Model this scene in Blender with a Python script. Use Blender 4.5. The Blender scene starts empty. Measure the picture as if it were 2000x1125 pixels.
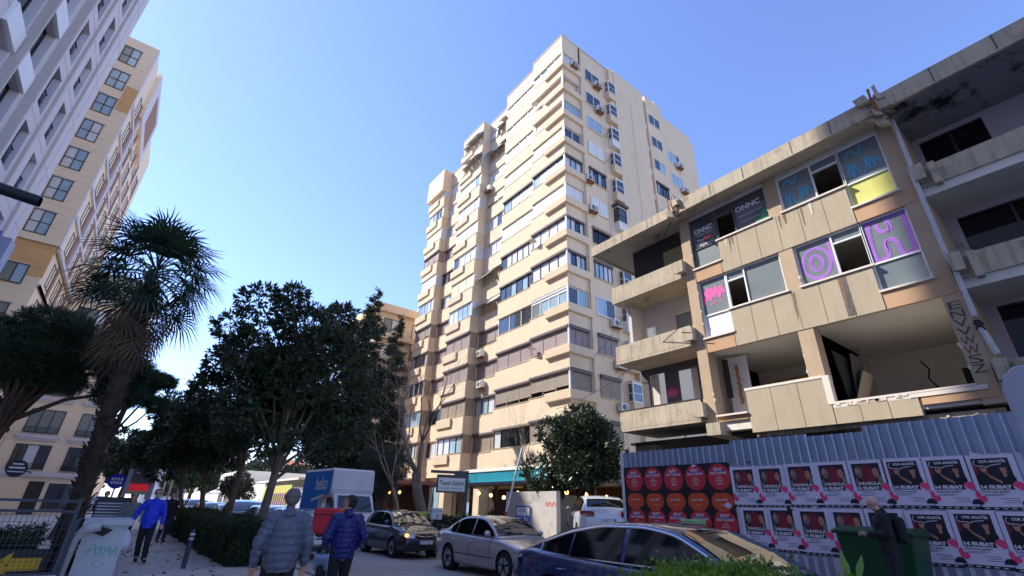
import bpy, bmesh, math, random
import numpy as np
from mathutils import Vector, Matrix
from math import sin, cos, pi, radians, atan2, sqrt, hypot
scene = bpy.context.scene
random.seed(7); RNG = np.random.default_rng(7)

# ------------------------------------------------------------------ camera
cam_d = bpy.data.cameras.new("camera"); cam = bpy.data.objects.new("camera", cam_d)
scene.collection.objects.link(cam); scene.camera = cam
cam_d.sensor_width = 36.0; cam_d.lens = 915.0/2000*36; cam_d.clip_end = 3000; cam_d.clip_start = 0.05
def cam_vec(px, py): return Vector((px-1000.0, py-562.5, 915.0))
UP = cam_vec(1062, -1370).normalized()
vpx = 230.0; vpy = 562.5-(UP.x*(vpx-1000)+UP.z*915.0)/UP.y
YD = cam_vec(vpx, vpy).normalized(); XD = YD.cross(UP).normalized()
R = Matrix((XD, YD, UP))
r_ = R @ Vector((1,0,0)); u_ = R @ Vector((0,-1,0)); b_ = R @ Vector((0,0,-1))
cam.matrix_world = Matrix(((r_.x,u_.x,b_.x,0),(r_.y,u_.y,b_.y,0),(r_.z,u_.z,b_.z,1.6),(0,0,0,1)))

# ------------------------------------------------------------------ sky and sun
SUN = Vector((-1.0, 1.155, 1.50)).normalized()
world = bpy.data.worlds.new("World"); scene.world = world; world.use_nodes = True
nt = world.node_tree; nt.nodes.clear()
sky = nt.nodes.new('ShaderNodeTexSky'); sky.sky_type = 'NISHITA'; sky.sun_disc = False
sky.sun_elevation = math.asin(SUN.z); sky.sun_rotation = atan2(SUN.x, SUN.y)
sky.altitude = 50; sky.air_density = 1.0; sky.dust_density = 0.12; sky.ozone_density = 5.0
bg = nt.nodes.new('ShaderNodeBackground'); bg.inputs[1].default_value = 0.15
wo = nt.nodes.new('ShaderNodeOutputWorld')
tint = nt.nodes.new('ShaderNodeMix'); tint.data_type = 'RGBA'; tint.blend_type = 'MULTIPLY'; tint.inputs[0].default_value = 1; tint.inputs[7].default_value = (.95,.87,1.0,1)
nt.links.new(sky.outputs[0], tint.inputs[6]); nt.links.new(tint.outputs[2], bg.inputs[0]); nt.links.new(bg.outputs[0], wo.inputs[0])
sl = bpy.data.lights.new("sun", 'SUN'); sl.energy = 3.2; sl.angle = radians(0.55); sl.color = (1.0, 0.95, 0.86)
so = bpy.data.objects.new("sun", sl); scene.collection.objects.link(so)
so.rotation_euler = SUN.to_track_quat('Z', 'Y').to_euler()
scene.view_settings.view_transform = 'Standard'; scene.view_settings.look = 'None'
scene.view_settings.exposure = 1.27; scene.view_settings.gamma = 1.0

# ------------------------------------------------------------------ helpers
def S(r, g, b):
    f = lambda c: (c/255/12.92) if c/255 <= 0.04045 else ((c/255+0.055)/1.055)**2.4
    return (f(r), f(g), f(b))
MATS = {}
def mat(name, col, rough=0.75, metal=0.0, var=0.12, scale=3.0, coat=0.0, spec=0.5, bump=0.0, bscale=40.0, stain=None, streak=0.0, emit=None, sheen=0.0, aniso=(1,1,1)):
    if name in MATS: return MATS[name]
    m = bpy.data.materials.new(name); m.use_nodes = True; n = m.node_tree.nodes; l = m.node_tree.links
    p = n['Principled BSDF']
    p.inputs['Roughness'].default_value = rough; p.inputs['Metallic'].default_value = metal
    p.inputs['Coat Weight'].default_value = coat; p.inputs['Coat Roughness'].default_value = 0.04
    p.inputs['Specular IOR Level'].default_value = spec
    c = (*col, 1)
    tc = n.new('ShaderNodeTexCoord'); out = None
    if var > 0 or stain or streak:
        mp = n.new('ShaderNodeMapping'); mp.inputs['Scale'].default_value = aniso
        l.new(tc.outputs['Object'], mp.inputs[0])
        nz = n.new('ShaderNodeTexNoise'); nz.inputs['Scale'].default_value = scale; nz.inputs['Detail'].default_value = 6; nz.inputs['Roughness'].default_value = 0.62
        l.new(mp.outputs[0], nz.inputs['Vector'])
        cr = n.new('ShaderNodeValToRGB'); cr.color_ramp.elements[0].position = 0.3; cr.color_ramp.elements[1].position = 0.72
        cr.color_ramp.elements[0].color = tuple(max(0, x*(1-var)) for x in col)+(1,)
        cr.color_ramp.elements[1].color = tuple(min(1, x*(1+var)) for x in col)+(1,)
        l.new(nz.outputs[0], cr.inputs[0]); out = cr.outputs[0]
    if stain:
        scol, sscale, thr, amt = stain
        nz2 = n.new('ShaderNodeTexNoise'); nz2.inputs['Scale'].default_value = sscale; nz2.inputs['Detail'].default_value = 9; nz2.inputs['Roughness'].default_value = 0.7
        l.new(tc.outputs['Object'], nz2.inputs['Vector'])
        r2 = n.new('ShaderNodeValToRGB'); r2.color_ramp.elements[0].position = thr; r2.color_ramp.elements[1].position = min(0.99, thr+0.1)
        r2.color_ramp.elements[0].color = (0,0,0,1); r2.color_ramp.elements[1].color = (amt,amt,amt,1)
        l.new(nz2.outputs[0], r2.inputs[0])
        mx = n.new('ShaderNodeMix'); mx.data_type = 'RGBA'; l.new(r2.outputs[0], mx.inputs[0]); l.new(out, mx.inputs[6]); mx.inputs[7].default_value = (*scol, 1)
        out = mx.outputs[2]
    if streak:
        m3 = n.new('ShaderNodeMapping'); m3.inputs['Scale'].default_value = (5, 5, 0.35); l.new(tc.outputs['Object'], m3.inputs[0])
        nz3 = n.new('ShaderNodeTexNoise'); nz3.inputs['Scale'].default_value = 1.6; nz3.inputs['Detail'].default_value = 7; nz3.inputs['Roughness'].default_value = 0.65
        l.new(m3.outputs[0], nz3.inputs['Vector'])
        r3 = n.new('ShaderNodeValToRGB'); r3.color_ramp.elements[0].position = 0.5; r3.color_ramp.elements[1].position = 0.75
        r3.color_ramp.elements[0].color = (0,0,0,1); r3.color_ramp.elements[1].color = (streak,)*3+(1,)
        l.new(nz3.outputs[0], r3.inputs[0])
        mx = n.new('ShaderNodeMix'); mx.data_type = 'RGBA'; l.new(r3.outputs[0], mx.inputs[0]); l.new(out, mx.inputs[6]); mx.inputs[7].default_value = tuple(x*0.28 for x in col)+(1,)
        out = mx.outputs[2]
    if out: l.new(out, p.inputs['Base Color'])
    else: p.inputs['Base Color'].default_value = c
    if bump:
        nb = n.new('ShaderNodeTexNoise'); nb.inputs['Scale'].default_value = bscale; nb.inputs['Detail'].default_value = 4
        l.new(tc.outputs['Object'], nb.inputs['Vector'])
        bp = n.new('ShaderNodeBump'); bp.inputs['Strength'].default_value = bump; bp.inputs['Distance'].default_value = 0.02
        l.new(nb.outputs[0], bp.inputs['Height']); l.new(bp.outputs[0], p.inputs['Normal'])
    if emit:
        p.inputs['Emission Color'].default_value = (*emit[0], 1); p.inputs['Emission Strength'].default_value = emit[1]
    m.diffuse_color = c
    MATS[name] = m; return m

def wpos(o):
    v = Vector((0,0,0))
    while o is not None: v = v + o.location; o = o.parent
    return v
def tag(o, label=None, cat=None, group=None, kind=None):
    if label: o['label'] = label
    if cat: o['category'] = cat
    if group: o['group'] = group
    if kind: o['kind'] = kind
    return o
def thing(name, label, cat, loc=(0,0,0), group=None):
    o = bpy.data.objects.new(name, None); o.empty_display_size = 0.3; scene.collection.objects.link(o)
    o.location = loc; return tag(o, label, cat, group)
def copy_tree(o, parent=None):
    c = o.copy(); scene.collection.objects.link(c)
    if parent is not None: c.parent = parent
    for ch in list(o.children): copy_tree(ch, c)
    return c
class Fr:
    """facade frame: origin (x,y), u along the wall, n outward"""
    def __init__(s, o, u, n): s.o = Vector(o+(0,)) if len(o)==2 else Vector(o); s.u = Vector((*u,0)); s.n = Vector((*n,0))
    def p(s, u, d, z): v = s.o+s.u*u+s.n*d; return (v.x, v.y, v.z+z)
class MB:
    def __init__(s): s.v = []; s.f = []; s.m = []
    def add(s, vs, fs, mi=0):
        b = len(s.v); s.v.extend([tuple(v) for v in vs]); s.f.extend([tuple(i+b for i in f) for f in fs]); s.m.extend([mi]*len(fs)); return s
    def hexa(s, P, mi=0):
        return s.add(P, [(0,1,2,3),(7,6,5,4),(0,4,5,1),(1,5,6,2),(2,6,7,3),(3,7,4,0)], mi)
    def box(s, x0, x1, y0, y1, z0, z1, mi=0):
        return s.hexa([(x0,y0,z0),(x1,y0,z0),(x1,y1,z0),(x0,y1,z0),(x0,y0,z1),(x1,y0,z1),(x1,y1,z1),(x0,y1,z1)], mi)
    def fbox(s, fr, u0, u1, d0, d1, z0, z1, mi=0):
        return s.hexa([fr.p(u0,d0,z0),fr.p(u1,d0,z0),fr.p(u1,d1,z0),fr.p(u0,d1,z0),fr.p(u0,d0,z1),fr.p(u1,d0,z1),fr.p(u1,d1,z1),fr.p(u0,d1,z1)], mi)
    def fquad(s, fr, u0, u1, d, z0, z1, mi=0):
        return s.add([fr.p(u0,d,z0),fr.p(u1,d,z0),fr.p(u1,d,z1),fr.p(u0,d,z1)], [(0,1,2,3)], mi)
    def obox(s, c, ax, ay, az, mi=0):
        c, ax, ay, az = map(Vector, (c, ax, ay, az))
        return s.hexa([c-ax-ay-az, c+ax-ay-az, c+ax+ay-az, c-ax+ay-az, c-ax-ay+az, c+ax-ay+az, c+ax+ay+az, c-ax+ay+az], mi)
    def bar(s, a, b, w, h=None, mi=0):
        a, b = Vector(a), Vector(b); h = h or w; d = (b-a); L = d.length
        if L < 1e-6: return s
        d.normalize(); sd = d.cross(Vector((0,0,1)))
        if sd.length < 1e-3: sd = Vector((1,0,0))
        sd.normalize(); t = sd.cross(d)
        return s.obox((a+b)/2, d*L/2, sd*w/2, t*h/2, mi)
    def prism(s, poly, fn, a, b, mi=0):
        n = len(poly); vs = [fn(p, a) for p in poly]+[fn(p, b) for p in poly]
        fs = [tuple(range(n)), tuple(range(2*n-1, n-1, -1))]+[(i, (i+1)%n, (i+1)%n+n, i+n) for i in range(n)]
        return s.add(vs, fs, mi)
    def tube(s, pts, rad, n=8, mi=0, cap=True):
        pts = [Vector(p) for p in pts]
        if not hasattr(rad, '__len__'): rad = [rad]*len(pts)
        ref = None; rings = []
        for i, p in enumerate(pts):
            d = (pts[min(i+1, len(pts)-1)]-pts[max(i-1, 0)])
            if d.length < 1e-9: d = Vector((0,0,1))
            d.normalize()
            if ref is None: ref = d.orthogonal().normalized()
            ref = (ref-d*ref.dot(d))
            if ref.length < 1e-6: ref = d.orthogonal()
            ref.normalize(); w = d.cross(ref)
            rings.append([p+(ref*cos(2*pi*k/n)+w*sin(2*pi*k/n))*rad[i] for k in range(n)])
        vs = [v for r in rings for v in r]; fs = []
        for i in range(len(pts)-1):
            for k in range(n): fs.append((i*n+k, i*n+(k+1)%n, (i+1)*n+(k+1)%n, (i+1)*n+k))
        if cap: fs.append(tuple(range(n-1, -1, -1))); fs.append(tuple((len(pts)-1)*n+k for k in range(n)))
        return s.add(vs, fs, mi)
    def lathe(s, prof, c=(0,0,0), axis='z', n=20, mi=0):
        vs = []; fs = []
        for (r, h) in prof:
            for k in range(n):
                a = 2*pi*k/n; x, y = r*cos(a), r*sin(a)
                q = {'z': (x, y, h), 'x': (h, x, y), 'y': (x, h, y)}[axis]
                vs.append((q[0]+c[0], q[1]+c[1], q[2]+c[2]))
        for i in range(len(prof)-1):
            for k in range(n): fs.append((i*n+k, i*n+(k+1)%n, (i+1)*n+(k+1)%n, (i+1)*n+k))
        fs.append(tuple(range(n))); fs.append(tuple((len(prof)-1)*n+k for k in range(n-1, -1, -1)))
        return s.add(vs, fs, mi)
    def sphere(s, c, r, n=10, m=6, mi=0):
        if not hasattr(r, '__len__'): r = (r, r, r)
        vs = [(c[0], c[1], c[2]-r[2])]; fs = []
        for i in range(1, m):
            t = -pi/2+pi*i/m
            for k in range(n): vs.append((c[0]+r[0]*cos(t)*cos(2*pi*k/n), c[1]+r[1]*cos(t)*sin(2*pi*k/n), c[2]+r[2]*sin(t)))
        vs.append((c[0], c[1], c[2]+r[2]))
        for k in range(n): fs.append((0, 1+(k+1)%n, 1+k)); fs.append((len(vs)-1, 1+(m-2)*n+k, 1+(m-2)*n+(k+1)%n))
        for i in range(m-2):
            for k in range(n): fs.append((1+i*n+k, 1+i*n+(k+1)%n, 1+(i+1)*n+(k+1)%n, 1+(i+1)*n+k))
        return s.add(vs, fs, mi)
    def build(s, name, mats, parent=None, smooth=False, recalc=True, bevel=0, label=None, smooth_angle=None):
        off = wpos(parent) if parent is not None else Vector((0,0,0))
        me = bpy.data.meshes.new(name)
        if len(s.v): 
            V = np.array(s.v, dtype=float)-np.array(off[:])
            me.from_pydata([tuple(x) for x in V], [], s.f)
        if not isinstance(mats, (list, tuple)): mats = [mats]
        for m in mats: me.materials.append(m)
        if len(mats) > 1: me.polygons.foreach_set('material_index', s.m)
        if recalc:
            bm = bmesh.new(); bm.from_mesh(me); bmesh.ops.recalc_face_normals(bm, faces=bm.faces)
            if smooth_angle:
                for e in bm.edges:
                    if len(e.link_faces) == 2 and e.calc_face_angle(0) > radians(smooth_angle): e.smooth = False
            bm.to_mesh(me); bm.free()
        if smooth or smooth_angle: me.polygons.foreach_set('use_smooth', [True]*len(me.polygons))
        me.update()
        o = bpy.data.objects.new(name, me); scene.collection.objects.link(o)
        if parent is not None: o.parent = parent
        if bevel:
            md = o.modifiers.new('bevel', 'BEVEL'); md.width = bevel; md.segments = 2; md.limit_method = 'ANGLE'
        if label: o['label'] = label
        return o
def text_geo(mb, body, fn, size, w=None, mi=0, depth=0.004, bold=0.0, align='CENTER'):
    """letters as thin raised shapes; fn maps (u along line, v up, d out) to world"""
    cu = bpy.data.curves.new('t', 'FONT'); cu.body = body; cu.size = size; cu.align_x = align; cu.align_y = 'CENTER'; cu.resolution_u = 2; cu.offset = bold
    o = bpy.data.objects.new('t', cu); scene.collection.objects.link(o)
    dg = bpy.context.evaluated_depsgraph_get(); me = bpy.data.meshes.new_from_object(o.evaluated_get(dg))
    vs = [v.co.copy() for v in me.vertices]; fs = [tuple(p.vertices) for p in me.polygons]
    if vs and w:
        x0 = min(v.x for v in vs); x1 = max(v.x for v in vs); k = w/max(1e-6, x1-x0)
        for v in vs: v.x *= k
    mb.add([fn(v.x, v.y, depth) for v in vs], fs, mi)
    bpy.data.objects.remove(o); bpy.data.curves.remove(cu); bpy.data.meshes.remove(me)
# ------------------------------------------------------------------ materials of buildings
M = {}
M['cream'] = mat('cream_plaster', S(226,203,172), 0.85, var=0.06, scale=0.5, bump=0.12, bscale=60, streak=0.22)
M['cream2'] = mat('ochre_plaster', S(220,201,174), 0.85, var=0.07, scale=0.6, bump=0.12, bscale=60, streak=0.25)
M['beige_shut'] = mat('cream_shutter', S(224,212,184), 0.6, var=0.03)
M['white_shut'] = mat('white_shutter', S(228,228,226), 0.5, var=0.03)
M['mauve_shut'] = mat('mauve_shutter', S(156,139,136), 0.6, var=0.06, scale=1.5)
M['brown_shut'] = mat('brown_shutter', S(152,138,122), 0.65, var=0.12, scale=2)
M['box_brown'] = mat('brown_shutter_box', S(98,84,82), 0.55, var=0.08)
M['fr_white'] = mat('white_window_frame', S(232,232,230), 0.4, var=0.02)
M['fr_dark'] = mat('dark_window_frame', S(58,50,50), 0.4, var=0.05)
M['glass'] = mat('window_glass', (0.02,0.028,0.038), 0.04, spec=0.9, var=0.0, coat=0.6)
M['glass_dark'] = mat('dark_window_glass', (0.006,0.008,0.01), 0.06, spec=0.5, var=0.0)
M['curt'] = mat('curtain_behind_glass', S(205,208,212), 0.35, var=0.18, scale=2.2, coat=0.7, aniso=(6,6,0.2))
M['glass_blue'] = mat('blue_glass_panels', S(150,178,196), 0.12, var=0.12, scale=1.2, coat=0.8)
M['greyglass'] = mat('grey_screen_glass', S(120,128,124), 0.2, var=0.1, coat=0.6)
M['dark_in'] = mat('dark_interior', S(48,44,42), 0.9, var=0.2)
M['ac'] = mat('ac_white_metal', S(214,212,204), 0.45, var=0.04)
M['ac_dark'] = mat('ac_grille', S(92,92,90), 0.5, var=0.1)
M['rust'] = mat('rusty_bracket', S(146,104,78), 0.8, var=0.2)
M['white'] = mat('white_plaster', S(226,222,214), 0.8, var=0.04, scale=0.8)
TZ = lambda k: 5.5+2.9*k
def shutter(fr, u0, u1, z0, z1, d, m, parent, open_=0.0, panels=3, lattice=False, name='roller_shutter'):
    mb = MB(); zb = z0+(z1-z0)*open_; w = (u1-u0)/panels
    for i in range(panels):
        a, b = u0+i*w+0.015, u0+(i+1)*w-0.015
        zz = zb+random.choice([0, 0, 0.06])*(open_ > 0)
        n = int((z1-zz)/(0.11 if lattice else 0.09))
        h = (z1-zz)/max(n,1)
        for j in range(n):
            mb.fbox(fr, a, b, d-0.03, d+(0.0 if not lattice else 0.02), zz+j*h+0.008, zz+(j+1)*h-0.004)
        mb.fbox(fr, a-0.02, a+0.02, d-0.03, d+0.03, z0, z1)
        mb.fbox(fr, a, b, d-0.05, d-0.028, zz, z1)
    mb.fbox(fr, u1-0.03, u1+0.005, d-0.03, d+0.03, z0, z1)
    o = mb.build(name, m, parent)
    if open_ > 0:
        MB().fbox(fr, u0, u1, d-0.09, d-0.07, z0, zb+0.2).build('pane', M['glass_dark'], o)
    return o
def sbox(fr, u0, u1, z, d, parent, m=None, proud=0.16):
    mb = MB(); f = lambda p, a: fr.p(a, p[0], p[1])
    mb.prism([(d-0.05,z-0.16),(d+proud,z-0.16),(d+proud+0.02,z-0.02),(d+proud-0.04,z+0.08),(d-0.05,z+0.1)], f, u0-0.04, u1+0.04)
    return mb.build('shutter_box', m or M['box_brown'], parent)
def window(fr, u0, u1, z0, z1, d, parent, n=3, fm='fr_white', panes=('glass',), name='window', fw=0.055, transom=None, probs=None):
    mb = MB()
    mb.fbox(fr, u0, u1, d-0.06, d+0.02, z0, z0+fw); mb.fbox(fr, u0, u1, d-0.06, d+0.02, z1-fw, z1)
    w = (u1-u0)/n
    for i in range(n+1):
        c = min(max(u0+i*w, u0+fw/2), u1-fw/2)
        mb.fbox(fr, c-fw/2, c+fw/2, d-0.06, d+0.02, z0+fw, z1-fw)
    if transom:
        zt = z0+(z1-z0)*transom; mb.fbox(fr, u0+fw, u1-fw, d-0.05, d+0.01, zt-fw/2, zt+fw/2)
    o = mb.build(name, M[fm], parent)
    pb = MB(); ms = [M[p] for p in panes]
    for i in range(n): pb.fquad(fr, u0+i*w+0.01, u0+(i+1)*w-0.01, d-0.03+random.uniform(0,.004), z0+0.01, z1-0.01, random.randrange(len(ms)))
    pb.build('pane', ms, o, recalc=False)
    return o
def awnings(fr, u0, u1, z0, z1, d, parent, n=3):
    o = MB().fbox(fr, u0, u1, d-0.5, d-0.45, z0, z1).build('window', M['glass_dark'], parent)
    mb = MB(); w = (u1-u0)/n
    for i in range(n+1): mb.fbox(fr, u0+i*w-0.03, u0+i*w+0.03, d-0.06, d+0.01, z0, z1)
    mb.fbox(fr, u0, u1, d-0.06, d+0.012, z1-0.05, z1); mb.fbox(fr, u0, u1, d-0.06, d+0.012, z0, z0+0.05)
    mb.build('frame', M['fr_white'], o)
    for i in range(n):
        a, b = u0+i*w+0.05, u0+(i+1)*w-0.05; L = (z1-z0)*0.85; an = random.choice([35, 42, 50])
        if random.random() < 0.2: an = 5
        dx, dz = L*sin(radians(an)), -L*cos(radians(an)); f = MB()
        P = [fr.p(a,d+0.02,z1-0.03), fr.p(b,d+0.02,z1-0.03), fr.p(b,d+0.02+dx,z1-0.03+dz), fr.p(a,d+0.02+dx,z1-0.03+dz)]
        off = fr.n*(0.03*cos(radians(an)))+Vector((0,0,0.03*sin(radians(an))))
        f.hexa(P+[tuple(Vector(p)+off) for p in P]); f.build('open_sash', M['curt'], o)
    return o
def open_balcony(fr, u0, u1, z0, z1, d, parent, glass=False):
    o = MB().fbox(fr, u0+0.01, u1-0.01, d-0.24, d-0.2, z0, z1).build('balcony_wall', M['greyglass'] if not glass else M['glass_blue'], parent)
    mb = MB()
    mb.bar(fr.p(u0+.04,d,z0+0.35), fr.p(u1-.04,d,z0+0.35), 0.04); mb.bar(fr.p(u0+.04,d,z1-.03), fr.p(u1-.04,d,z1-.03), 0.05)
    for u in (u0+.04, u1-.04): mb.bar(fr.p(u,d,z0), fr.p(u,d,z1), 0.05)
    n = int((u1-u0)/0.15)
    for i in range(n): mb.bar(fr.p(u0+0.15*(i+.5),d,z0), fr.p(u0+0.15*(i+.5),d,z0+0.35), 0.018)
    mb.build('railing', M['fr_white'], o)
    return o
def fit(kind, fr, u0, u1, z0, z1, d, T, box=True):
    k = kind
    if k == 'mauve': shutter(fr,u0,u1,z0,z1-0.1,d,M['mauve_shut'],T); sbox(fr,u0,u1,z1,d,T)
    elif k == 'mauveop': shutter(fr,u0,u1,z0,z1-0.1,d,M['mauve_shut'],T,0.16); sbox(fr,u0,u1,z1,d,T)
    elif k == 'lattice': shutter(fr,u0,u1,z0,z1-0.1,d,M['brown_shut'],T,0.22,3,True); sbox(fr,u0,u1,z1,d,T)
    elif k == 'latfull': shutter(fr,u0,u1,z0,z1-0.1,d,M['brown_shut'],T,0.0,2,True); sbox(fr,u0,u1,z1,d,T)
    elif k == 'brownfull': shutter(fr,u0,u1,z0,z1-0.1,d,M['brown_shut'],T,0.0,3); sbox(fr,u0,u1,z1,d,T)
    elif k == 'white': shutter(fr,u0,u1,z0,z1,d,M['white_shut'],T,0.0,2)
    elif k == 'beige': shutter(fr,u0,u1,z0,z1,d,M['beige_shut'],T,0.0,3)
    elif k == 'beigeop': shutter(fr,u0,u1,z0,z1,d,M['beige_shut'],T,0.3,2)
    elif k == 'wwin': window(fr,u0,u1,z0,z1,d,T,4 if u1-u0>3 else 3,'fr_white',('curt','curt','glass_blue','glass'))
    elif k == 'wwhite': window(fr,u0,u1,z0,z1,d,T,4,'fr_white',('curt',))
    elif k == 'wblue': window(fr,u0,u1,z0,z1,d,T,3 if u1-u0>2 else 2,'fr_white',('glass','glass','glass_blue'))
    elif k == 'bwin': window(fr,u0,u1,z0,z1-0.12,d,T,4 if u1-u0>3 else 3,'fr_dark',('curt','curt','glass_blue')); sbox(fr,u0,u1,z1,d,T)
    elif k == 'dwin': window(fr,u0,u1,z0,z1-0.12,d,T,6 if u1-u0>3 else 4,'fr_dark',('glass','curt','glass_blue')); sbox(fr,u0,u1,z1,d,T,proud=.12)
    elif k == 'dark': window(fr,u0,u1,z0,z1-0.12,d,T,5 if u1-u0>3 else 3,'fr_dark',('glass_dark','curt','glass_dark')); sbox(fr,u0,u1,z1,d,T,M['brown_shut'])
    elif k == 'ggrey': window(fr,u0,u1,z0,z1-0.3,d,T,4,'fr_white',('greyglass','glass_blue')); sbox(fr,u0,u1,z1,d,T,M['fr_white'],.08); MB().fbox(fr,u0,u1,d-.05,d+.03,z1-.31,z1-.15).build('blind_box',M['fr_white'],T)
    elif k == 'awn': awnings(fr,u0,u1,z0,z1,d,T,3)
    elif k == 'awn2': awnings(fr,u0,u1,z0,z1,d,T,2)
    elif k == 'open': open_balcony(fr,u0,u1,z0,z1,d,T)
    elif k == 'gbal': open_balcony(fr,u0,u1,z0,z1,d,T,True)
    elif k == 'glassbal': window(fr,u0,u1,z0,z1,d,T,5 if u1-u0>3 else 3,'fr_white',('glass_blue','glass_blue','curt'),fw=.025)
T = thing('apartment_tower', 'tall cream high-rise apartment block with stacked glazed balconies in the centre', 'apartment tower', (20.3,20.8,0))
LF = Fr((20.3,20.8), (0,1), (-1,0)); RF = Fr((20.3,20.8), (1,0), (0,-1))
# sections of the street face: (u0, u1, face offset, roof z, floors, colour)
SEC = [(0.0,4.05,0.0,41.0,12,'cream'),(4.05,8.6,-0.28,40.7,12,'cream'),(8.6,12.4,-0.95,40.3,12,'cream2'),(12.4,16.5,0.0,40.0,12,'cream2'),(16.5,20.1,-0.8,37.9,11,'cream'),(20.1,23.5,0.0,38.2,11,'cream')]
core = MB()
for (a,b,d,top,nf,c) in SEC:
    core.box(20.3-d+0.27, 40.5, 20.8+a+(0.27 if a==0 else -0.0), 20.8+b, 3.9, top-0.06)
core.box(21.6, 40.3, 22.3, 44.0, 0.0, 3.92)
core.box(26.8,31.2,20.42,21.2,0,40.95); core.box(31.7,34.4,20.5,21.2,0,41.0); core.box(34.4,40.5,20.8,21.2,0,39.6)
core.box(22.32,26.8,20.8,21.15,0.0,40.94)
core.box(26.2,26.9,20.5,21.3,34,40.9)
core.build('core_wall', M['cream'], T)
for (a,b,d,top,nf,c) in SEC:
    for k in range(nf):
        z = TZ(k); mb = MB(); hi = z; lo = z-1.45 if k else 3.9
        if (a, k) == (20.1, 10) or (a, k) == (20.1, 9): 
            pass
        mb.fbox(LF, a, b, d-0.29, d, lo, hi)
        if a == 0.0:
            mb.fbox(RF, 0.27, 2.0, -0.3, 0, lo, hi)
            f = lambda p, s: LF.p(s, p[0], p[1])
            mb.prism([(0,z-.55),(.22,z-.5),(.26,z),(.26,z+.04),(0,z+.04)], f, -0.26, 2.15)
            g = lambda p, s: RF.p(s, p[0], p[1])
            mb.prism([(0,z-.55),(.22,z-.5),(.257,z-.003),(.257,z+.037),(0,z+.037)], g, 0.0, 2.15)
        elif d == 0.0:
            f = lambda p, s: LF.p(s, p[0], p[1]); e = b
            mb.prism([(0,z-.78),(.14,z-.72),(.18,z-.1),(.18,z-.04),(0,z-.04)], f, e-2.3, e+.05)
            mb.fbox(LF, a-.006, a+0.285, -1.3, -0.29, lo, hi)
        mb.fbox(LF, a-.01, b+.0, d-.2, d+.035, z-.002, z+.03)
        mb.build('parapet', M[c if random.random()<.75 else 'cream'], T)
    if a != 20.1:
        t = MB(); t.fbox(LF, a, b-.003, d-0.3, d, TZ(nf-1)+1.45, top)
        if a == 0.0: t.fbox(RF, 0.3, 2.33, -0.3, 0, TZ(11)+1.45, top-.003)
        if d == 0.0 and a: t.fbox(LF, a-.006, a+.3, -1.2, -0.3, TZ(nf-1)+1.45, top)
        t.fbox(LF, a-.04, b+.0, d-0.34, d+.05, top-.004, top+.07)
        if a == 0.0: t.fbox(RF, 0.34, 6.5, -0.34, 0.05, top-.004, top+.066)
        t.build('roof_parapet', M[c], T)
t = MB(); t.fbox(LF, 20.06, 23.9, -1.3, 0.35, 35.2, 38.2); t.build('roof_parapet', M['cream'], T)
K = {0: ['latfull','lattice','mauve','ggrey','bwin','bwin','white','bwin','beige','gbal','open','wwin'],
     1: ['dark','lattice','mauve','wblue','dwin','dwin','white','bwin','beige','wwhite','wwhite','wwhite'],
     2: ['brownfull','bwin','mauve','mauveop','awn2','awn2','wwin','wwin','beigeop','white','awn','awn'],
     3: ['bwin','brownfull','mauve','mauve','glassbal','beige','wwin','white','wwhite','wwin','awn','awn'],
     4: ['wwin','dark','mauve','mauveop','mauveop','wwin','dwin','mauveop','wwin','white','white'],
     5: ['dwin','glassbal','wblue','dwin','mauveop','glassbal','white','mauveop','beige','wwin','white']}
for si, (a,b,d,top,nf,c) in enumerate(SEC):
    for k in range(nf):
        z = TZ(k); kk = K[si][k]; m = 0.06
        fit(kk, LF, a+(0.12 if a==0 else m), b-m-(.0), z+.03, z+1.45, d-0.12, T)
        if d == 0.0 and a:   # side return of a protruding bay
            RR = Fr((20.3, 20.8+a), (1,0), (0,-1))
            shut = kk in ('mauve','mauveop','brownfull','dark','latfull')
            s_ = MB(); s_.fbox(RR, 0.1, 0.95 if a<20 else 0.75, -0.28, 0.012, z+.03, z+1.45); s_.build('bay_side', M['brown_shut'] if (shut or k < 4) else (M['beige_shut'] if k%2 else M['curt']), T)
# corner bay windows on the right face
KC = ['latfull','latfull','mauve','wblue','dwin','dwin','white','bwin','wblue','glassbal','open','wwin']
for k in range(12): fit(KC[k], RF, 0.12, 1.95, TZ(k)+.03, TZ(k)+1.43, -0.12, T)
for k in range(12): MB().fbox(RF, -0.0, 0.1, -0.12, -0.02, TZ(k)+.03, TZ(k)+1.45).build('corner_post', M['fr_white'], T)
# flat wall windows of the right face
KW = ['latfull','latfull','mauve','wblue','dwin','dark','white','dwin','white','wblue','wblue','wblue']
for k in range(12):
    fit(KW[k], RF, 2.75, 4.65, TZ(k)+.0, TZ(k)+1.4, 0.05, T)
    MB().fbox(RF, 2.7, 4.7, -0.0, 0.1, TZ(k)-.06, TZ(k)-.01).build('window_sill', M['cream'], T)
mb = MB(); mb.tube([(22.45,20.72,z) for z in (4,20,41)], 0.05, 8); mb.build('drainpipe', M['cream'], T)
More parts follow.
